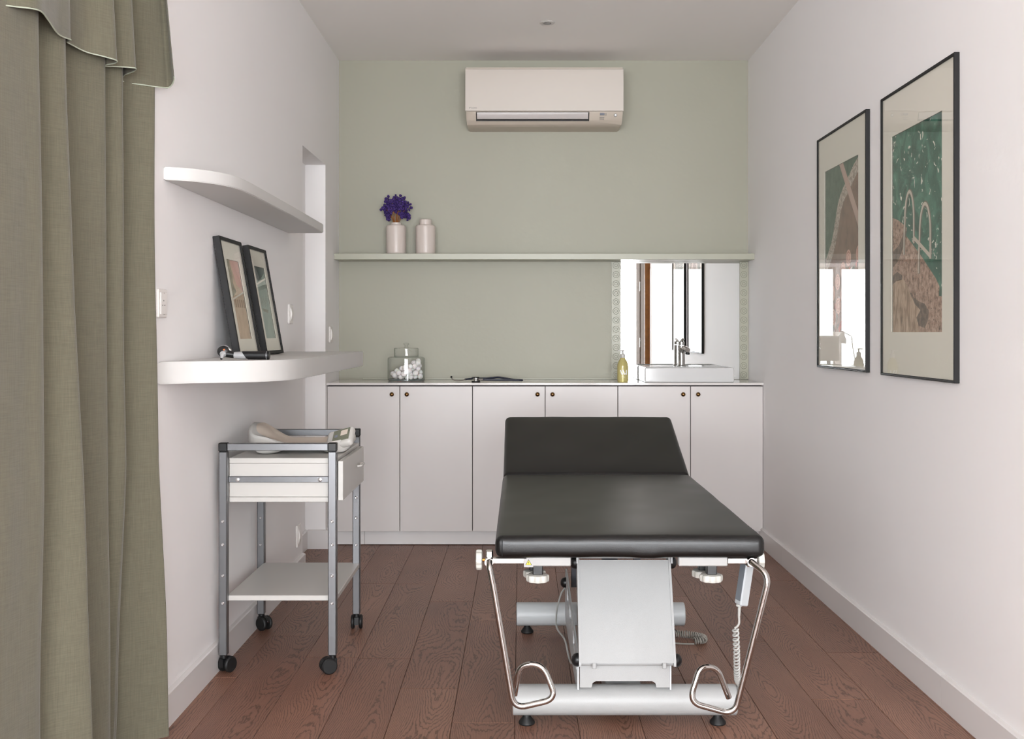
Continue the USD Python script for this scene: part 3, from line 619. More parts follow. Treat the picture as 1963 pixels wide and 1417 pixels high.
# ------------------------------------------------------------------ on the worktop
JX, JY_, JZ = -.649, 6.395, .901
gj = thing('glass_jar', 'clear glass jar with a knobbed lid, full of cotton balls', 'jar', (JX, JY_, JZ))
obj('body', lathe([(0, .0008), (.098, .0008), (.104, .004), (.106, .012), (.106, .126), (.103, .134), (.092, .1385), (.072, .139), (.069, .143)], 48, (JX, JY_, JZ)), M['jar_glass'], gj)
obj('base_ring', lathe([(.099, .002), (.1045, .005), (.1045, .0115), (.100, .0125), (.097, .0105)], 48, (JX, JY_, JZ)), M['jar_base'], gj, label='thick grey green glass base')
ld = obj('lid', lathe([(.0685, .1432), (.0705, .146), (.0705, .184), (.066, .189), (.010, .191), (0, .191)], 44, (JX, JY_, JZ)), M['jar_glass'], gj)
obj('lid_knob', lathe([(0, .1895), (.013, .1895), (.0115, .193), (.0075, .198), (.008, .203), (.0145, .208), (.0155, .2125), (.013, .216), (.006, .2175), (0, .2178)], 24, (JX, JY_, JZ)), M['jar_glass'], ld)
balls = []
cr = random.Random(21)
for k in range(1200):
    if len(balls) >= 62: break
    r = cr.uniform(.0135, .0175); a = cr.uniform(0, 2*PI); q = (.1005-r)*math.sqrt(cr.random()); x, y = q*math.cos(a), q*math.sin(a)
    z = .0112+r
    for _ in range(60):
        hit = False
        for (bx_, by_, bz_, br_) in balls:
            d2 = (x-bx_)**2+(y-by_)**2+(z-bz_)**2; s = .93*(r+br_)
            if d2 < s*s-1e-9:
                z = bz_+math.sqrt(max(0, s*s-(x-bx_)**2-(y-by_)**2))+1e-5; hit = True
        if not hit: break
    if hit: continue
    top_limit = .080+.038*x/.08
    if z+r < min(.132, top_limit+.018): balls.append((x, y, z, r))
base_ball = trimesh.creation.icosphere(2, 1.0)
for i, (x, y, z, r) in enumerate(balls):
    v = np.array(base_ball.vertices); v = v*(1+.16*(meshkit.noise(v*1.7+i*3.1, i)-.5))[:, None]*r
    single('cotton_ball', trimesh.Trimesh(v+np.array([JX+x, JY_+y, JZ+z]), base_ball.faces), M['cotton'], 'white cotton ball among the others in the glass jar', 'cotton ball', 'cotton balls in the glass jar', smooth=True)

sth = thing('stethoscope', 'dark stethoscope lying flat on the worktop', 'stethoscope', (-.2, 6.27, .901))
ty = 6.27
obj('tubing', [tube(smoothpath([(-.270, ty, .922), (-.21, ty-.01, .920), (-.155, ty, .9235), (-.12, ty+.015, .9255), (-.07, ty+.015, .918), (-.035, ty+.01, .913), (.0, ty, .9115), (.012, ty-.012, .911), (.0, ty-.028, .911), (-.05, ty-.03, .912), (-.12, ty-.03, .913), (-.19, ty-.03, .915), (-.245, ty-.028, .917)], 8), .0058, 10),
            tube(smoothpath([(-.31, ty+.02, .914), (-.28, ty+.01, .918), (-.25, ty, .921)], 6), .0048, 10)], M['navy'], sth)
obj('chest_piece', [disc(.0225, .009, (-.245, ty-.045, .902), n=30), disc(.010, .012, (-.245, ty-.045, .910), n=20), disc(.0175, .006, (-.245, ty-.045, .9205), n=28)], M['chrome'], sth)
obj('diaphragm_rim', [lathe([(.019, 0), (.0235, 0), (.0242, .003), (.0235, .0065), (.019, .0065)], 30, (-.245, ty-.045, .9012)), lathe([(.015, 0), (.0185, 0), (.019, .002), (.0185, .0035), (.015, .0035)], 28, (-.245, ty-.045, .9265))], M['rubber'], sth)
obj('valve_stem', cyl((-.232, ty-.045, .917), (-.205, ty-.038, .9175), .0045), M['chrome'], sth)
for k, dy in enumerate((.0, .03)):
    e = obj('ear_tube', tube(smoothpath([(-.305, ty+dy*.5+.012, .914), (-.335, ty+dy, .9075), (-.362, ty+dy, .9085), (-.378, ty+dy, .915), (-.384, ty+dy*.9, .925)], 7), .0022, 8), M['steel'], sth)
    obj('ear_tip', lathe([(0, 0), (.003, 0), (.005, .004), (.0042, .009), (0, .0115)], 16, (-.3835, ty+dy*.9, .923), (-.35, 0, 1)), M['rubber'], e)

# basin, tap, soap
bs = thing('wash_basin', 'white rectangular counter-top wash basin', 'basin', (.937, 6.36, .901))
outer = rounded_box(.690, 1.184, 6.20, 6.535, .901, .983, .007, (4, 4, 2)); 
cut = rounded_box(.705, 1.169, 6.215, 6.425, .918, 1.02, .012, (4, 4, 2))
def mani(m):
    m = m.copy(); m.merge_vertices(); return manifold3d.Manifold(manifold3d.Mesh(np.array(m.vertices, np.float32), np.array(m.faces, np.uint32)))
obj('bowl', V(mani(outer)-mani(cut)), M['basin'], bs)
obj('drain', disc(.022, .003, (.937, 6.32, .9175)), M['chrome'], bs)
tp = thing('basin_tap', 'chrome single-lever mixer tap on the basin', 'tap', (.932, 6.478, .983))
obj('body', lathe([(0, 0), (.026, 0), (.026, .004), (.0205, .007), (.0195, .012), (.0195, .118), (.0185, .120), (0, .1205)], 32, (.932, 6.478, .983)), M['chrome'], tp)
sp = obj('spout', tube(fillet([(.932, 6.47, 1.070), (.942, 6.435, 1.088), (.954, 6.375, 1.078)], .03), [.0155]*8+[.0145], 18), M['chrome'], tp)
obj('aerator', disc(.0125, .012, (.952, 6.383, 1.053), (.12, -.15, .98)), M['black'], sp)
lv = obj('lever', [disc(.0190, .020, (.932, 6.478, 1.106), n=28, c=.003), rot(cb(.922, .942, 6.415, 6.49, 1.122, 1.131, .003), -12, (1, 0, 0), (.932, 6.478, 1.126))], M['chrome'], tp)
so = thing('soap_bottle', 'yellow liquid soap bottle with a white pump beside the basin', 'bottle', (.572, 6.25, .901))
SX, SY, SZ = .572, 6.25, .901
bd = obj('bottle', lathe([(0, 0), (.027, 0), (.0295, .003), (.0305, .010), (.0305, .085), (.029, .100), (.024, .115), (.016, .128), (.0125, .134), (.0125, .140), (0, .140)], 36, (SX, SY, SZ)), M['soap'], so)
obj('collar', lathe([(0, .136), (.0125, .136), (.0135, .138), (.0135, .152), (.011, .157), (.0055, .159), (.0055, .174), (0, .174)], 28, (SX, SY, SZ)), M['offwhite'], so)
obj('pump_head', [disc(.0085, .008, (SX, SY, SZ+.172), n=20), cb(SX-.028, SX, SY-.004, SY+.004, SZ+.173, SZ+.179, .0015)], M['offwhite'], so)
def wrap(poly, R, cx, cy, z0, th=.0006, n=None):
    """flat lettering laid round the front of a bottle"""
    m = prism(poly, 0, th, 'xz'); m = m.subdivide_to_size(.004) if hasattr(m, 'subdivide_to_size') else m
    v = np.array(m.vertices); a = v[:, 0]/R; rr = R+.0002+(th-v[:, 1])
    return trimesh.Trimesh(np.stack([cx+rr*np.sin(a), cy-rr*np.cos(a), z0+v[:, 2]], 1), m.faces, process=False)
def bar(x0, x1, z0, z1, w, cutl=0): return Polygon([(x0, z1), (x0+w, z1), (x1+w, z0), (x1, z0)])
for g in (bar(-.0185, -.0095, .042, .068, .0068), bar(-.0045, .0045, .042, .068, .0068), Polygon([(-.0075, .042), (-.0027, .042), (-.0005, .049), (-.003, .052)]), Polygon([(.0065, .042), (.0113, .042), (.0135, .049), (.011, .052)]), bar(.0155, .0155, .042, .068, .0062)):
    obj('lettering', wrap(g, .0305, SX, SY, SZ), M['mark_white'], bd)
obj('lettering', wrap(sbox(-.010, .0285, .011, .0300), .0305, SX, SY, SZ), M['mark_white'], bd)

# ------------------------------------------------------------------ air conditioner
ac = thing('air_conditioner', 'white split air conditioner high on the green wall', 'air conditioner', (.1375, 6.5, 2.352))
ax0, ax1 = -.310, .585
prof = [(YB, 2.352), (6.44, 2.352), (6.395, 2.362), (6.365, 2.385), (6.349, 2.415), (6.344, 2.431), (6.344, 2.55), (6.346, 2.64), (6.352, 2.668), (6.368, 2.682), (6.40, 2.686), (YB, 2.686)]
core = [(YB, 2.352), (6.44, 2.352), (6.395, 2.362), (6.367, 2.385), (6.352, 2.415), (6.347, 2.4285), (6.36, 2.4285), (6.36, 2.68), (YB, 2.68)]
body = prism(core, ax0+.004, ax1-.004, 'yz')
v = np.array(body.vertices); e = np.clip((2.43-v[:, 2])/.078, 0, 1); v[:, 0] = np.where(v[:, 0] < .1, v[:, 0]+.004*e**2, v[:, 0]-.004*e**2); body = trimesh.Trimesh(v, body.faces, process=False)
slot = mani(cat(bx(-.250, .392, 6.30, 6.40, 2.379, 2.4275)))
try: body = V(mani(body)-slot)
except Exception: pass
body = V(mani(body)^mani(prism(sbox(ax0+.004, 2.3525, ax1-.004, 2.9).buffer(-.02).buffer(.02, quad_segs=8), 6.2, YB+.01, 'xz')))
bo = obj('body', body, M['ac2'], ac)
pn = Polygon([(6.344, 2.4315), (6.344, 2.55), (6.346, 2.64), (6.352, 2.668), (6.368, 2.682), (6.40, 2.686), (YB, 2.686), (YB, 2.676), (6.405, 2.676), (6.372, 2.672), (6.360, 2.66), (6.355, 2.64), (6.354, 2.4315)])
face = Polygon([(ax0, 2.43), (ax1, 2.43), (ax1, 2.686), (ax0, 2.686)])
panel3 = V(mani(prism(pn, ax0, ax1, 'yz'))^mani(prism(Polygon([(ax0, 2.40), (ax1, 2.40), (ax1, 2.72), (ax0, 2.72)]).intersection(sbox(ax0, 2.3, ax1, 2.686).buffer(-.012).buffer(.012, quad_segs=8)), 6.2, YB+.01, 'xz')))
fp = obj('front_panel', panel3, M['ac'], ac)
obj('slot_back', bx(-.252, .394, 6.385, 6.40, 2.377, 2.4285), M['dark_lens'], ac)
lp = [(6.3525, 2.4245), (6.3545, 2.41), (6.366, 2.3905), (6.372, 2.3895), (6.360, 2.41), (6.358, 2.4245)]
obj('louver', prism(lp, -.244, .386, 'yz'), M['louver'], ac)
def ac_tilt(z0, z1, x0, x1): return prism([(6.3485, z1), (6.3505, z1), (6.3555+.002, z0), (6.3555, z0)], x0, x1, 'yz')
obj('display', rot(bx(.452, .478, 6.3475, 6.351, 2.408, 2.4205), -9, (1, 0, 0), (.46, 6.3475, 2.415)), M['lcd'], ac)
obj('button', lathe([(0, 0), (.009, 0), (.0098, .002), (.0092, .004), (0, .0045)], 24, (.5405, 6.3525, 2.4085), (0, -1, -.2)), M['mark_grey'], ac)
obj('button', lathe([(0, 0), (.0055, 0), (.0055, .002), (0, .0024)], 20, (.5405, 6.3485, 2.4082), (0, -1, -.2)), M['mark_white'], ac)
def sign(text, h, x, y, z, depth=.0006, bold=False):
    m = meshkit.text_mesh(text, h, depth, bold); v = np.array(m.vertices); return trimesh.Trimesh(np.stack([x+v[:, 0], y-v[:, 2], z+v[:, 1]], 1), m.faces, process=False)
obj('lettering', sign('DAIKIN', .0065, -.277, 6.344, 2.4445, bold=True), M['mark_grey'], fp)
obj('emblem', prism([(-.2885, 2.4445), (-.2855, 2.4445), (-.2835, 2.4485), (-.280, 2.4485), (-.279, 2.4515), (-.2865, 2.4515)], 6.3432, 6.344, 'xz'), M['mark_grey'], fp)
for (x0, x1, z) in ((.451, .477, 2.394), (.452, .476, 2.3855)): obj('lettering', bx(x0, x1, 6.3535-(z-2.39)*.55, 6.362, z, z+.0026), M['mark_grey'], bo)
for z in (2.407, 2.412, 2.417): obj('indicator', bx(.484, .489, 6.3475, 6.353, z, z+.0028), M['mark_grey'], bo)

# recessed ceiling lamp
cl = thing('ceiling_spotlight', 'small round recessed ceiling spotlight with a white rim', 'lamp', (.14, 5.755, ZC))
obj('rim', lathe([(.021, 0), (.036, 0), (.038, .003), (.034, .007), (.024, .004), (.021, .003)], 36, (.14, 5.755, ZC-.006)), M['offwhite'], cl)
obj('lens', lathe([(0, .002), (.018, .002), (.0235, .0065), (0, .0065)], 28, (.14, 5.755, ZC-.0072)), M['dark_lens'], cl)

# ------------------------------------------------------------------ trolley
tx0, tx1, tya, tyb = -1.025, -.648, 3.880, 4.445; pw = .0145
t = thing('trolley', 'grey metal medical trolley with white boards, on black casters', 'trolley', (-.8365, 4.16, 0))
for (x, y) in ((tx0, tya), (tx1, tya), (tx0, tyb), (tx1, tyb)):
    p = obj('post', cb(x-pw, x+pw, y-pw, y+pw, .062, .766, .003), M['grey_metal'], t)
    obj('corner_connector', cb(x-pw-.001, x+pw+.001, y-pw-.001, y+pw+.001, .766, .796, .003), M['black'], p)
    for z in (.525, .445, .338, .243):
        if z > .6: continue
        sgn = -1
        obj('screw', lathe([(0, 0), (.0055, 0), (.0052, .002), (.003, .0034), (0, .003)], 14, (x, y-pw, z), (0, -1, 0)), M['zinc'], p)
def caster(x, y, ang):
    c = obj('caster', [rot(cat(prism(Polygon([(-.012, .030), (-.012, .056), (.018, .056), (.034, .046), (.036, .030)]), y-.012, y+.012, 'xz'), disc(.010, .012, (0, y, .052))), 0, (0, 0, 1), (0, y, 0))], M['black'], t)
    return c
def caster2(x, y, ang):
    hub = np.array([.016, 0, .0275])
    hood = cat(prism(Polygon([(-.013, .020), (-.013, .050), (-.004, .055), (.016, .0565), (.034, .050), (.043, .036), (.040, .030), (.02, .0275), (0, .018)]), -.0085, .0085, 'xz'), disc(.012, .013, (0, 0, .050)))
    ms = [hood]+[disc(.0275, .014, (hub[0], s, hub[2]), (0, 1, 0), 28, .004) for s in (-.0225, .0085)]
    for m in ms: m.apply_transform(trimesh.transformations.rotation_matrix(math.radians(ang), (0, 0, 1))); m.apply_translation((x, y, 0))
    c = obj('caster', ms[0], M['black'], t)
    for m in ms[1:]: obj('wheel', m, M['rubber'], c)
caster2(tx0, tya, 60); caster2(tx1, tya, 205); caster2(tx0, tyb, -35); caster2(tx1, tyb, 95)
for y in (tya, tyb): obj('top_rail', cb(tx0+pw, tx1-pw, y-pw*.9, y+pw*.9, .769, .794, .002), M['grey_metal'], t)
for y, s in ((tya, -1), (tyb, 1)):
    rl = obj('side_rail', cb(tx0+pw, tx1-pw, y-.008*s-.004, y-.008*s+.008, .657, .678, .002), M['grey_metal'], t)
    if s < 0:
        for x in (tx0+.047, tx1-.045): obj('screw', lathe([(0, 0), (.0075, 0), (.0072, .003), (.004, .0045), (0, .004)], 18, (x, tya+.003, .667), (0, -1, 0)), M['zinc'], rl)
bxa, bxb, bya, byb = tx0+pw+.001, tx1+.012, tya+.017, tyb-.017
obj('top_board', cb(bxa, bxb, bya-.004, byb+.004, .7225, .741, .0015), M['offwhite'], t)
obj('drawer_box', bx(bxa, bxb-.006, bya, byb, .606, .7215), M['offwhite'], t)
obj('bottom_board', cb(bxa, bxb-.002, bya-.004, byb+.004, .588, .605, .0015), M['offwhite'], t)
dr = obj('drawer', cb(-.632, -.614, 3.890, 4.40, .594, .731, .0015), M['offwhite'], t)
obj('handle', tube(fillet([(-.614, 4.235, .672), (-.600, 4.235, .674), (-.600, 4.315, .674), (-.614, 4.315, .672)], .012), .0045, 10), M['offwhite'], dr)
obj('shelf', cb(tx0+pw*.6, tx1-.002+pw, tya+.010, tyb+.004, .2465, .2645, .0015), M['offwhite'], t)

# baby scale on the trolley
sc = thing('baby_scale', 'white baby weighing scale with a raised curved tray on the trolley', 'scale', (-.80, 4.13, .741))
def scale_grid(n, m, hl, hw, top, lo=1.0, deg=8):
    a = np.linspace(0, 2*PI, n, endpoint=False); P = []
    for k in range(m):
        rho = (k/(m-1))
        e = 2/3.0; cx = np.sign(np.cos(a))*np.abs(np.cos(a))**e; cy = np.sign(np.sin(a))*np.abs(np.sin(a))**e
        u, w = rho*cx, rho*cy; P.append(np.stack([u, w], -1))
    P = np.array(P); U, W = P[..., 0], P[..., 1]; Z = top(U, W)
    X, Y = U*hl, W*hw; m4 = trimesh.transformations.rotation_matrix(math.radians(deg), (0, 0, 1))
    Q = np.stack([X, Y, Z], -1); Q = np.concatenate([Q, Q[:, :1]], 1); Q = Q@m4[:3, :3].T; return Q+np.array([-.800, 4.13, .741])
def sstep(x, a, b): t = np.clip((x-a)/(b-a), 0, 1); return t*t*(3-2*t)
def rim(U, W): return .041+(.068*sstep(-U, .18, .80)+.030*sstep(U, .35, .85))*(1-.62*sstep(-W, -.1, .95))*(1-.3*sstep(W, .55, 1))
edge = lambda U, W: np.clip((np.maximum(np.abs(U), np.abs(W))-.9)/.1, 0, 1)**2
topf = lambda U, W: rim(U, W)-.020*np.clip(1-(W*1.1)**2, 0, 1)*np.clip(1-(U*.93)**4, 0, 1)-.014*edge(U, W)
botf = lambda U, W: .0005+.020*(1-np.clip(1-((np.abs(U)-.62)/.36)**2, 0, 1))+.020*np.clip((np.maximum(np.abs(U), np.abs(W))-.72)/.28, 0, 1)**2
A = scale_grid(72, 22, .193, .128, topf); B = scale_grid(72, 22, .193, .128, botf)
side = np.stack([B[-1]*(1-s)+A[-1]*s+np.array([0, 0, 0]) for s in np.linspace(0, 1, 6)], 0)
sm = cat(sheet(A), sheet(B[:, ::-1]), sheet(side)); sm.merge_vertices(); trimesh.repair.fix_normals(sm)
tray = obj('tray', sm, M['offwhite'], sc, smooth=50)
I = scale_grid(72, 16, .193*.86, .128*.86, lambda U, W: topf(U*.86, W*.86)+.0012)
obj('liner', sheet(I), M['scale_inner'], tray, smooth=50, label='taupe inner surface of the tray')
def hd_(m): return rot(rot(m, -20, (0, 1, 0), (-.645, 4.08, .79)), 34, (1, 0, 0), (-.645, 4.08, .79))
hd2 = obj('display_head', hd_(rounded_box(-.705, -.600, 4.035, 4.125, .776, .808, .014, (5, 5, 2))), M['offwhite'], sc)
obj('display', hd_(rounded_box(-.676, -.610, 4.048, 4.112, .8065, .8095, .0012, (2, 2, 1))), M['lcd_green'], hd2)
obj('screen', hd_(bx(-.645, -.618, 4.075, 4.103, .8093, .8099)), M['scale_inner'], hd2)
obj('button', hd_(bx(-.668, -.656, 4.072, 4.086, .8093, .8100)), M['lcd'], hd2)

# ------------------------------------------------------------------ examination table
CX0, CX1, YN, YBk = -.064, .629, 2.87, 4.125
et = thing('exam_table', 'black upholstered examination table on a white lifting frame', 'examination table', (.283, 3.85, 0))
def pad(v, S):
    u, w = v[:, 0]/(S[0]/2), v[:, 1]/(S[1]/2); up = v[:, 2] > 0
    b = .006*np.clip(1-u**4, 0, 1)*np.clip(1-w**6, 0, 1)*up
    wob = .0025*(meshkit.noise(np.stack([v[:, 0]*14+5, v[:, 1]*9+5, v[:, 2]*6+4], 1), 2)-.5)
    v = v.copy(); v[:, 2] += b+wob-.004*(~up)*np.clip(1-((u-.14)/.12)**2, 0, 1)*np.clip(-w-.8, 0, 1)*5; return v
obj('seat_cushion', rounded_box(CX0, CX1, YN, YBk, .597, .655, .020, (22, 34, 2), pad), M['leather'], et)
obj('seam', tube(fillet([(CX0+.018, YN-.0006, .603), (CX0+.018, YN-.0006, .640), (CX0+.019, YN+.012, .6525)], .01), .0012, 6), M['black'], et)
back_deg = 18.6
def tilt(m): return rot(m, back_deg, (1, 0, 0), (0, 4.145, .628))
obj('back_cushion', tilt(rounded_box(CX0+.002, CX1-.002, 4.145, 4.70, .600, .655, .020, (22, 18, 2), pad)), M['leather'], et)
obj('back_frame', tilt(cat([cb(x, x+.03, 4.16, 4.66, .575, .600) for x in (.06, .475)]+[cb(.06, .505, y, y+.03, .575, .600) for y in (4.2, 4.6)])), M['powder2'], et)
obj('seat_frame', [cb(x, x+.03, 2.93, 4.14, .572, .597) for x in (.035, .50)]+[cb(.035, .53, y, y+.03, .572, .597) for y in (3.3, 3.9, 4.10)], M['powder2'], et)
fb = obj('front_bar', cb(.016, .131, 2.89, 2.915, .574, .597, .002), M['bar'], et); obj('front_bar', cb(.409, .535, 2.89, 2.915, .574, .597, .002), M['bar'], et)
for (a, b) in ((-.072, .016), (.535, .622)): obj('slide_bar', cb(a, b, 2.895, 2.911, .5785, .595, .002), M['steel'], fb, label='polished steel extension bar')
wl = obj('warning_sticker', bx(.010, .034, 2.8885, 2.8898, .572, .594), M['bar'], et)
tri = Polygon([(.0135, .5775), (.0305, .5775), (.022, .592)])
obj('warning_triangle', prism(tri, 2.8880, 2.8886, 'xz'), M['black'], wl); obj('warning_triangle', prism(tri.buffer(-.0012), 2.8876, 2.8881, 'xz'), M['yellow'], wl, label='yellow warning triangle')
obj('lightning_mark', cat(bx(.0213, .0227, 2.8872, 2.8878, .5815, .587), bx(.0213, .0227, 2.8872, 2.8878, .5793, .5805)), M['black'], wl)
def star_knob(at, axis, R=.030, h=.020, lobes=8):
    a = np.linspace(0, 2*PI, 96, endpoint=False); rr = R*(1-.09*(.5-.5*np.cos(lobes*a))**1.5)
    lay = [(0.80, 0), (.96, .10), (1, .3), (1, .7), (.96, .9), (.80, 1.0)]
    v = np.vstack([np.stack([rr*s*np.cos(a), rr*s*np.sin(a), np.full(96, z*h)], 1) for s, z in lay]+[np.array([[0, 0, 0], [0, 0, h]])]); f = []
    for k in range(len(lay)-1):
        for i in range(96):
            j = (i+1) % 96; f += [(k*96+i, k*96+j, (k+1)*96+j), (k*96+i, (k+1)*96+j, (k+1)*96+i)]
    n = len(lay)*96
    for i in range(96):
        j = (i+1) % 96; f += [(n, j, i), (n+1, (len(lay)-1)*96+i, (len(lay)-1)*96+j)]
    m = trimesh.Trimesh(v, f, process=False); m.apply_transform(trimesh.geometry.align_vectors((0, 0, 1), axis)); m.apply_translation(at); return m
for (x, y, z) in ((.0455, 2.905, .551), (.038, 2.985, .545), (.495, 2.905, .5515), (.487, 2.985, .5455)):
    k = obj('star_knob', star_knob((x, y, z), (0, 0, -1), .030, .020), M['knobw'], et, label='white star-shaped clamping knob')
    obj('knob_stem', cb(x-.013, x+.013, y-.012, y+.012, z-.0005, .5765, .002), M['black'], k)
    obj('knob_cap', disc(.007, .003, (x, y, z-.001)), M['mark_white'], k)
for s, (x, kx) in ((-1, (-.080, -.0975)), (1, (.595, .613))):
    c = obj('clamp', [lathe([(.0065, 0), (.0115, 0), (.012, .003), (.012, .020), (.0115, .023), (.0065, .023)], 24, (x, 2.877, .5865), (0, 1, 0)), cb(x-.009, x+.010, 2.90, 2.922, .570, .612, .003)], M['chrome'], et)
    obj('clamp_screw', cyl((x+s*.008, 2.905, .5875), (kx+s*.002, 2.905, .5875), .004), M['brass2'], c)
    obj('star_knob', star_knob((kx, 2.905, .588), (s, 0, 0), .0265, .017), M['knobw'], c, label='white star-shaped side knob')
Ls = [(-.079, 2.875, .588), (-.078, 2.862, .577), (-.072, 2.862, .548), (-.0155, 2.868, .214), (.094, 2.868, .240), (.056, 2.882, .325), (-.002, 2.895, .318), (-.0145, 2.91, .236)]
Rs = [(.593, 2.875, .588), (.630, 2.835, .562), (.548, 2.866, .200), (.432, 2.866, .231), (.462, 2.880, .318), (.508, 2.892, .312), (.541, 2.905, .230)]
obj('heel_stirrup', tube(fillet(Ls, .034, 8), .0078, 14), M['chrome'], et, label='bent chrome heel stirrup hanging at the front left')
obj('heel_stirrup', tube(fillet(Rs, .034, 8), .0078, 14), M['chrome'], et, label='bent chrome heel stirrup hanging at the front right')
YF, YR, TR = 3.371, 4.397, .045
for y, (xa, xb) in ((YF, (-.022, .648)), (YR, (-.014, .643))):
    m = lathe([(0, 0), (TR-.003, 0), (TR, .003), (TR, xb-xa-.003), (TR-.003, xb-xa), (0, xb-xa)], 40, (xa, y, .0735), (1, 0, 0))
    b = obj('base_tube', m, M['powder'] if y == YF else M['powder2'], et)
    for x in (xa+.042, xb-.054):
        obj('foot', lathe([(0, 0), (.022, 0), (.0245, .003), (.024, .008), (.013, .022), (.011, .030), (.011, .034), (0, .034)], 24, (x, y, .0005)), M['rubber'], b, label='black adjustable foot')
PX0, PX1 = .1745, .457
obj('base_beam', cb(.26, .37, YF+.03, YR-.03, .055, .105, .004), M['powder2'], et)
brk = Polygon([(PX0+.003, .122), (PX0+.003, .19), (PX1-.013, .19), (PX1-.013, .122), (.405, .122), (.402, .135), (.392, .141), (.225, .141), (.215, .135), (.212, .122)]).buffer(-.0012).buffer(.0012)
obj('base_bracket', prism(brk, 3.331, 3.336, 'xz'), M['powder'], et)
for x in (PX0-.0045, PX1-.0125):                                     # slotted side plates of the lifting gear
    pl = Polygon([(3.331, .115), (3.331, .205), (3.36, .225), (4.10, .292), (4.20, .292), (4.235, .262), (4.235, .11), (4.15, .095), (3.45, .095)])
    for (ya, yb, za) in ((3.36, 3.41, .150), (3.48, 3.60, .175), (3.72, 3.86, .195), (3.95, 4.06, .205)):
        pl = pl.difference(Polygon([(ya, za), (yb, za+.006), (yb, za+.04), (ya, za+.034)]).buffer(.006))
    obj('side_plate', prism(pl, x, x+.005, 'yz'), M['powder2'], et)
cov = Polygon([(3.292, .205), (3.296, .205), (3.424, .480), (3.419, .483)])
tp_ = np.array([0, 3.419, .483]); bt_ = np.array([0, 3.292, .206])
cover = obj('cover_panel', prism(Polygon([(3.292, .206), (3.297, .2045), (3.424, .4805), (3.419, .483)]), PX0+.002, PX1-.002, 'yz'), M['powder'], et, label='speckled white cover panel of the lifting arm')
for x in (PX0-.002, PX1-.006):
    obj('lift_arm', prism(Polygon([(3.2925, .195), (3.33, .188), (3.35, .2), (3.47, .47), (3.462, .50), (3.418, .505), (3.412, .478), (3.292, .21)]), x+.0005, x+.0075, 'yz'), M['powder'], et)
obj('arm_axle', [cyl((PX0+.004, 3.318, .199), (PX1-.004, 3.318, .199), .008), cyl((PX0+.004, 3.438, .492), (PX1-.004, 3.438, .492), .008)], M['powder'], et)
for x in (.212, .418): obj('arm_tab', cb(x, x+.012, 3.290, 3.300, .188, .207, .002), M['powder'], et)
obj('head_plate', [cb(PX0-.004, PX0, 3.39, 4.15, .478, .575, .001), cb(PX1, PX1+.004, 3.39, 4.15, .478, .575, .001), cb(PX0, PX1, 3.40, 4.14, .560, .575, .001), bx(PX0+.001, PX1-.001, 3.47, 3.475, .50, .56)], M['powder2'], et)
for x in (.19, .42): obj('rear_arm', prism(Polygon([(4.13, .24), (4.19, .225), (4.16, .50), (4.10, .50)]), x, x+.022, 'yz'), M['anthracite'], et)
obj('actuator', cyl((.315, 3.60, .14), (.315, 4.08, .47), .028, .028), M['anthracite'], et)
def dome(at, axis, r=.020): return lathe([(0, 0), (r, 0), (r*.97, r*.35), (r*.82, r*.68), (r*.5, r*.92), (0, r)], 24, at, axis)
for (x, y, z, s) in ((PX0-.002, 3.44, .472, -1), (PX1+.003, 3.44, .472, 1), (PX0-.002, 3.318, .2085, -1), (PX1+.0015, 3.318, .2065, 1), (PX0-.0045, 4.165, .248, -1), (PX1-.007, 4.165, .248, 1)):
    obj('pivot_cap', dome((x, y, z), (s, 0, 0)), M['black'], et, label='black hemispherical pivot cap')
obj('mains_cable', tube(smoothpath([(.165, 4.13, .235), (.150, 4.10, .222), (.135, 4.05, .185), (.128, 3.98, .150), (.132, 3.93, .135), (.152, 3.82, .13), (.160, 3.74, .105), (.165, 3.66, .10), (.172, 3.58, .12)], 8), .0032, 8), M['cable'], et)
# hand control with its coiled cord, and the loose coil on the floor
hc = thing('hand_control', 'grey hand control hanging under the table with a white spiral cord', 'remote control', (.58, 2.97, .46))
hbox = rot(cb(-.0125, .0125, -.016, .016, 0, .125, .003), 0, (0, 0, 1), (0, 0, 0)); hbox = rot(hbox, 20, (0, 0, 1), (0, 0, 0)); hbox = rot(hbox, 8.5, (0, 1, 0), (0, 0, 0)); hbox.apply_translation((.5865, 2.975, .454))
hbo = obj('housing', hbox, M['handset'], hc)
sd = rot(rot(cb(-.0132, -.0120, -.013, .013, .012, .115, .0004), 20, (0, 0, 1), (0, 0, 0)), 8.5, (0, 1, 0), (0, 0, 0)); sd.apply_translation((.5865, 2.975, .454)); obj('keypad', sd, M['handset_side'], hbo)
obj('strain_relief', [disc(.0085, .006, (.5805, 2.972, .4505)), cyl((.5815, 2.972, .4525), (.580, 2.972, .424), .0042, .0034)], M['cable'], hc)
obj('spiral_cord', [tube(smoothpath([(.580, 2.972, .426), (.5805, 2.972, .408), (.5765, 2.973, .398), (.570, 2.977, .392)], 6), .003, 8), coil(smoothpath([(.5725, 2.98, .390), (.589, 3.05, .30), (.614, 3.17, .20), (.652, 3.33, .135), (.672, 3.45, .09), (.690, 3.60, .015)], 10), 40, .0072, .0027)], M['cable'], hc)
fc = thing('spiral_cord', 'grey spiral cord looped on the floor beside the table base', 'cord', (.64, 4.22, 0))
obj('coil', coil(smoothpath([(.52, 4.30, .016), (.60, 4.32, .016), (.66, 4.305, .016), (.695, 4.27, .016), (.69, 4.232, .016), (.655, 4.222, .016)], 10), 30, .0115, .0026), M['cable_grey'], fc)
obj('lead', tube(smoothpath([(.655, 4.215, .006), (.61, 4.225, .004), (.55, 4.25, .004), (.47, 4.29, .004)], 8), .0032, 8), M['cable_grey'], fc)

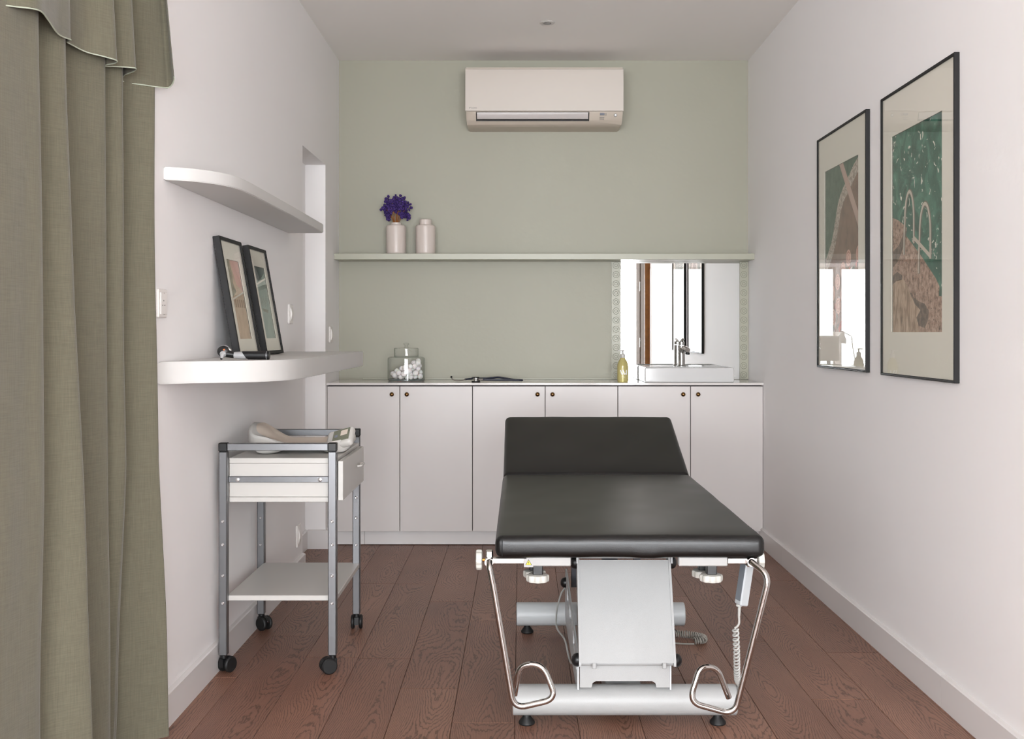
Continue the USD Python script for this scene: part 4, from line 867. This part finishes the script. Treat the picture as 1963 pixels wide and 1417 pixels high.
# ------------------------------------------------------------------ behind the camera, seen in the mirror and the picture glass
dk = thing('desk', 'white desk under the windows, seen only in reflection', 'desk', (-1.75, -1.55, 0))
obj('desk_top', cb(-2.55, -1.05, -1.85, -1.15, .72, .75, .002), M['deskwhite'], dk)
for x in (-2.5, -1.14):
    for y in (-1.82, -1.22): obj('leg', cb(x, x+.04, y, y+.04, 0, .72, .002), M['deskwhite'], dk)
lm = thing('desk_lamp', 'jointed pale desk lamp standing on the desk, seen in the picture glass', 'lamp', (-1.72, -1.45, .75))
obj('base', lathe([(0, 0), (.08, 0), (.082, .01), (.02, .02), (0, .02)], 30, (-1.72, -1.45, .75)), M['chairgrey'], lm)
obj('arm', tube([(-1.72, -1.45, .765), (-1.68, -1.45, .95), (-1.66, -1.45, 1.13)], .007, 8), M['chairgrey'], lm)
obj('arm', tube([(-1.66, -1.45, 1.13), (-1.54, -1.45, 1.19)], .007, 8), M['chairgrey'], lm)
obj('shade', lathe([(.075, 0), (.078, 0), (.070, .06), (.045, .09), (.025, .12), (.025, .15), (0, .15), (0, .148), (.022, .148), (.042, .088), (.067, .058)], 30, (-1.51, -1.45, 1.05), (-.25, 0, 1)), M['chairgrey'], lm)
ch = thing('office_chair', 'grey high-backed office chair by the desk, seen in the picture glass', 'chair', (-1.22, -.8, 0))
obj('backrest', rounded_box(-1.36, -1.10, -.98, -.93, .82, 1.14, .02, (5, 2, 6)), M['chairgrey'], ch)
obj('seat', rounded_box(-1.42, -1.02, -.95, -.52, .43, .50, .025, (5, 5, 2)), M['chairgrey'], ch)
obj('back_post', cb(-1.25, -1.20, -.97, -.94, .45, .84, .004), M['grey_metal'], ch)
obj('column', cyl((-1.22, -.73, .06), (-1.22, -.73, .44), .028), M['grey_metal'], ch)
for k in range(5):
    a = 2*PI*k/5+.3; e = np.array([-1.22+.27*math.cos(a), -.73+.27*math.sin(a), .07]); lg = obj('leg', tube([(-1.22, -.73, .10), e], [.022, .014], 10), M['grey_metal'], ch); obj('caster', disc(.027, .03, (e[0], e[1]-.015, .0275), (0, 1, 0)), M['black'], lg)
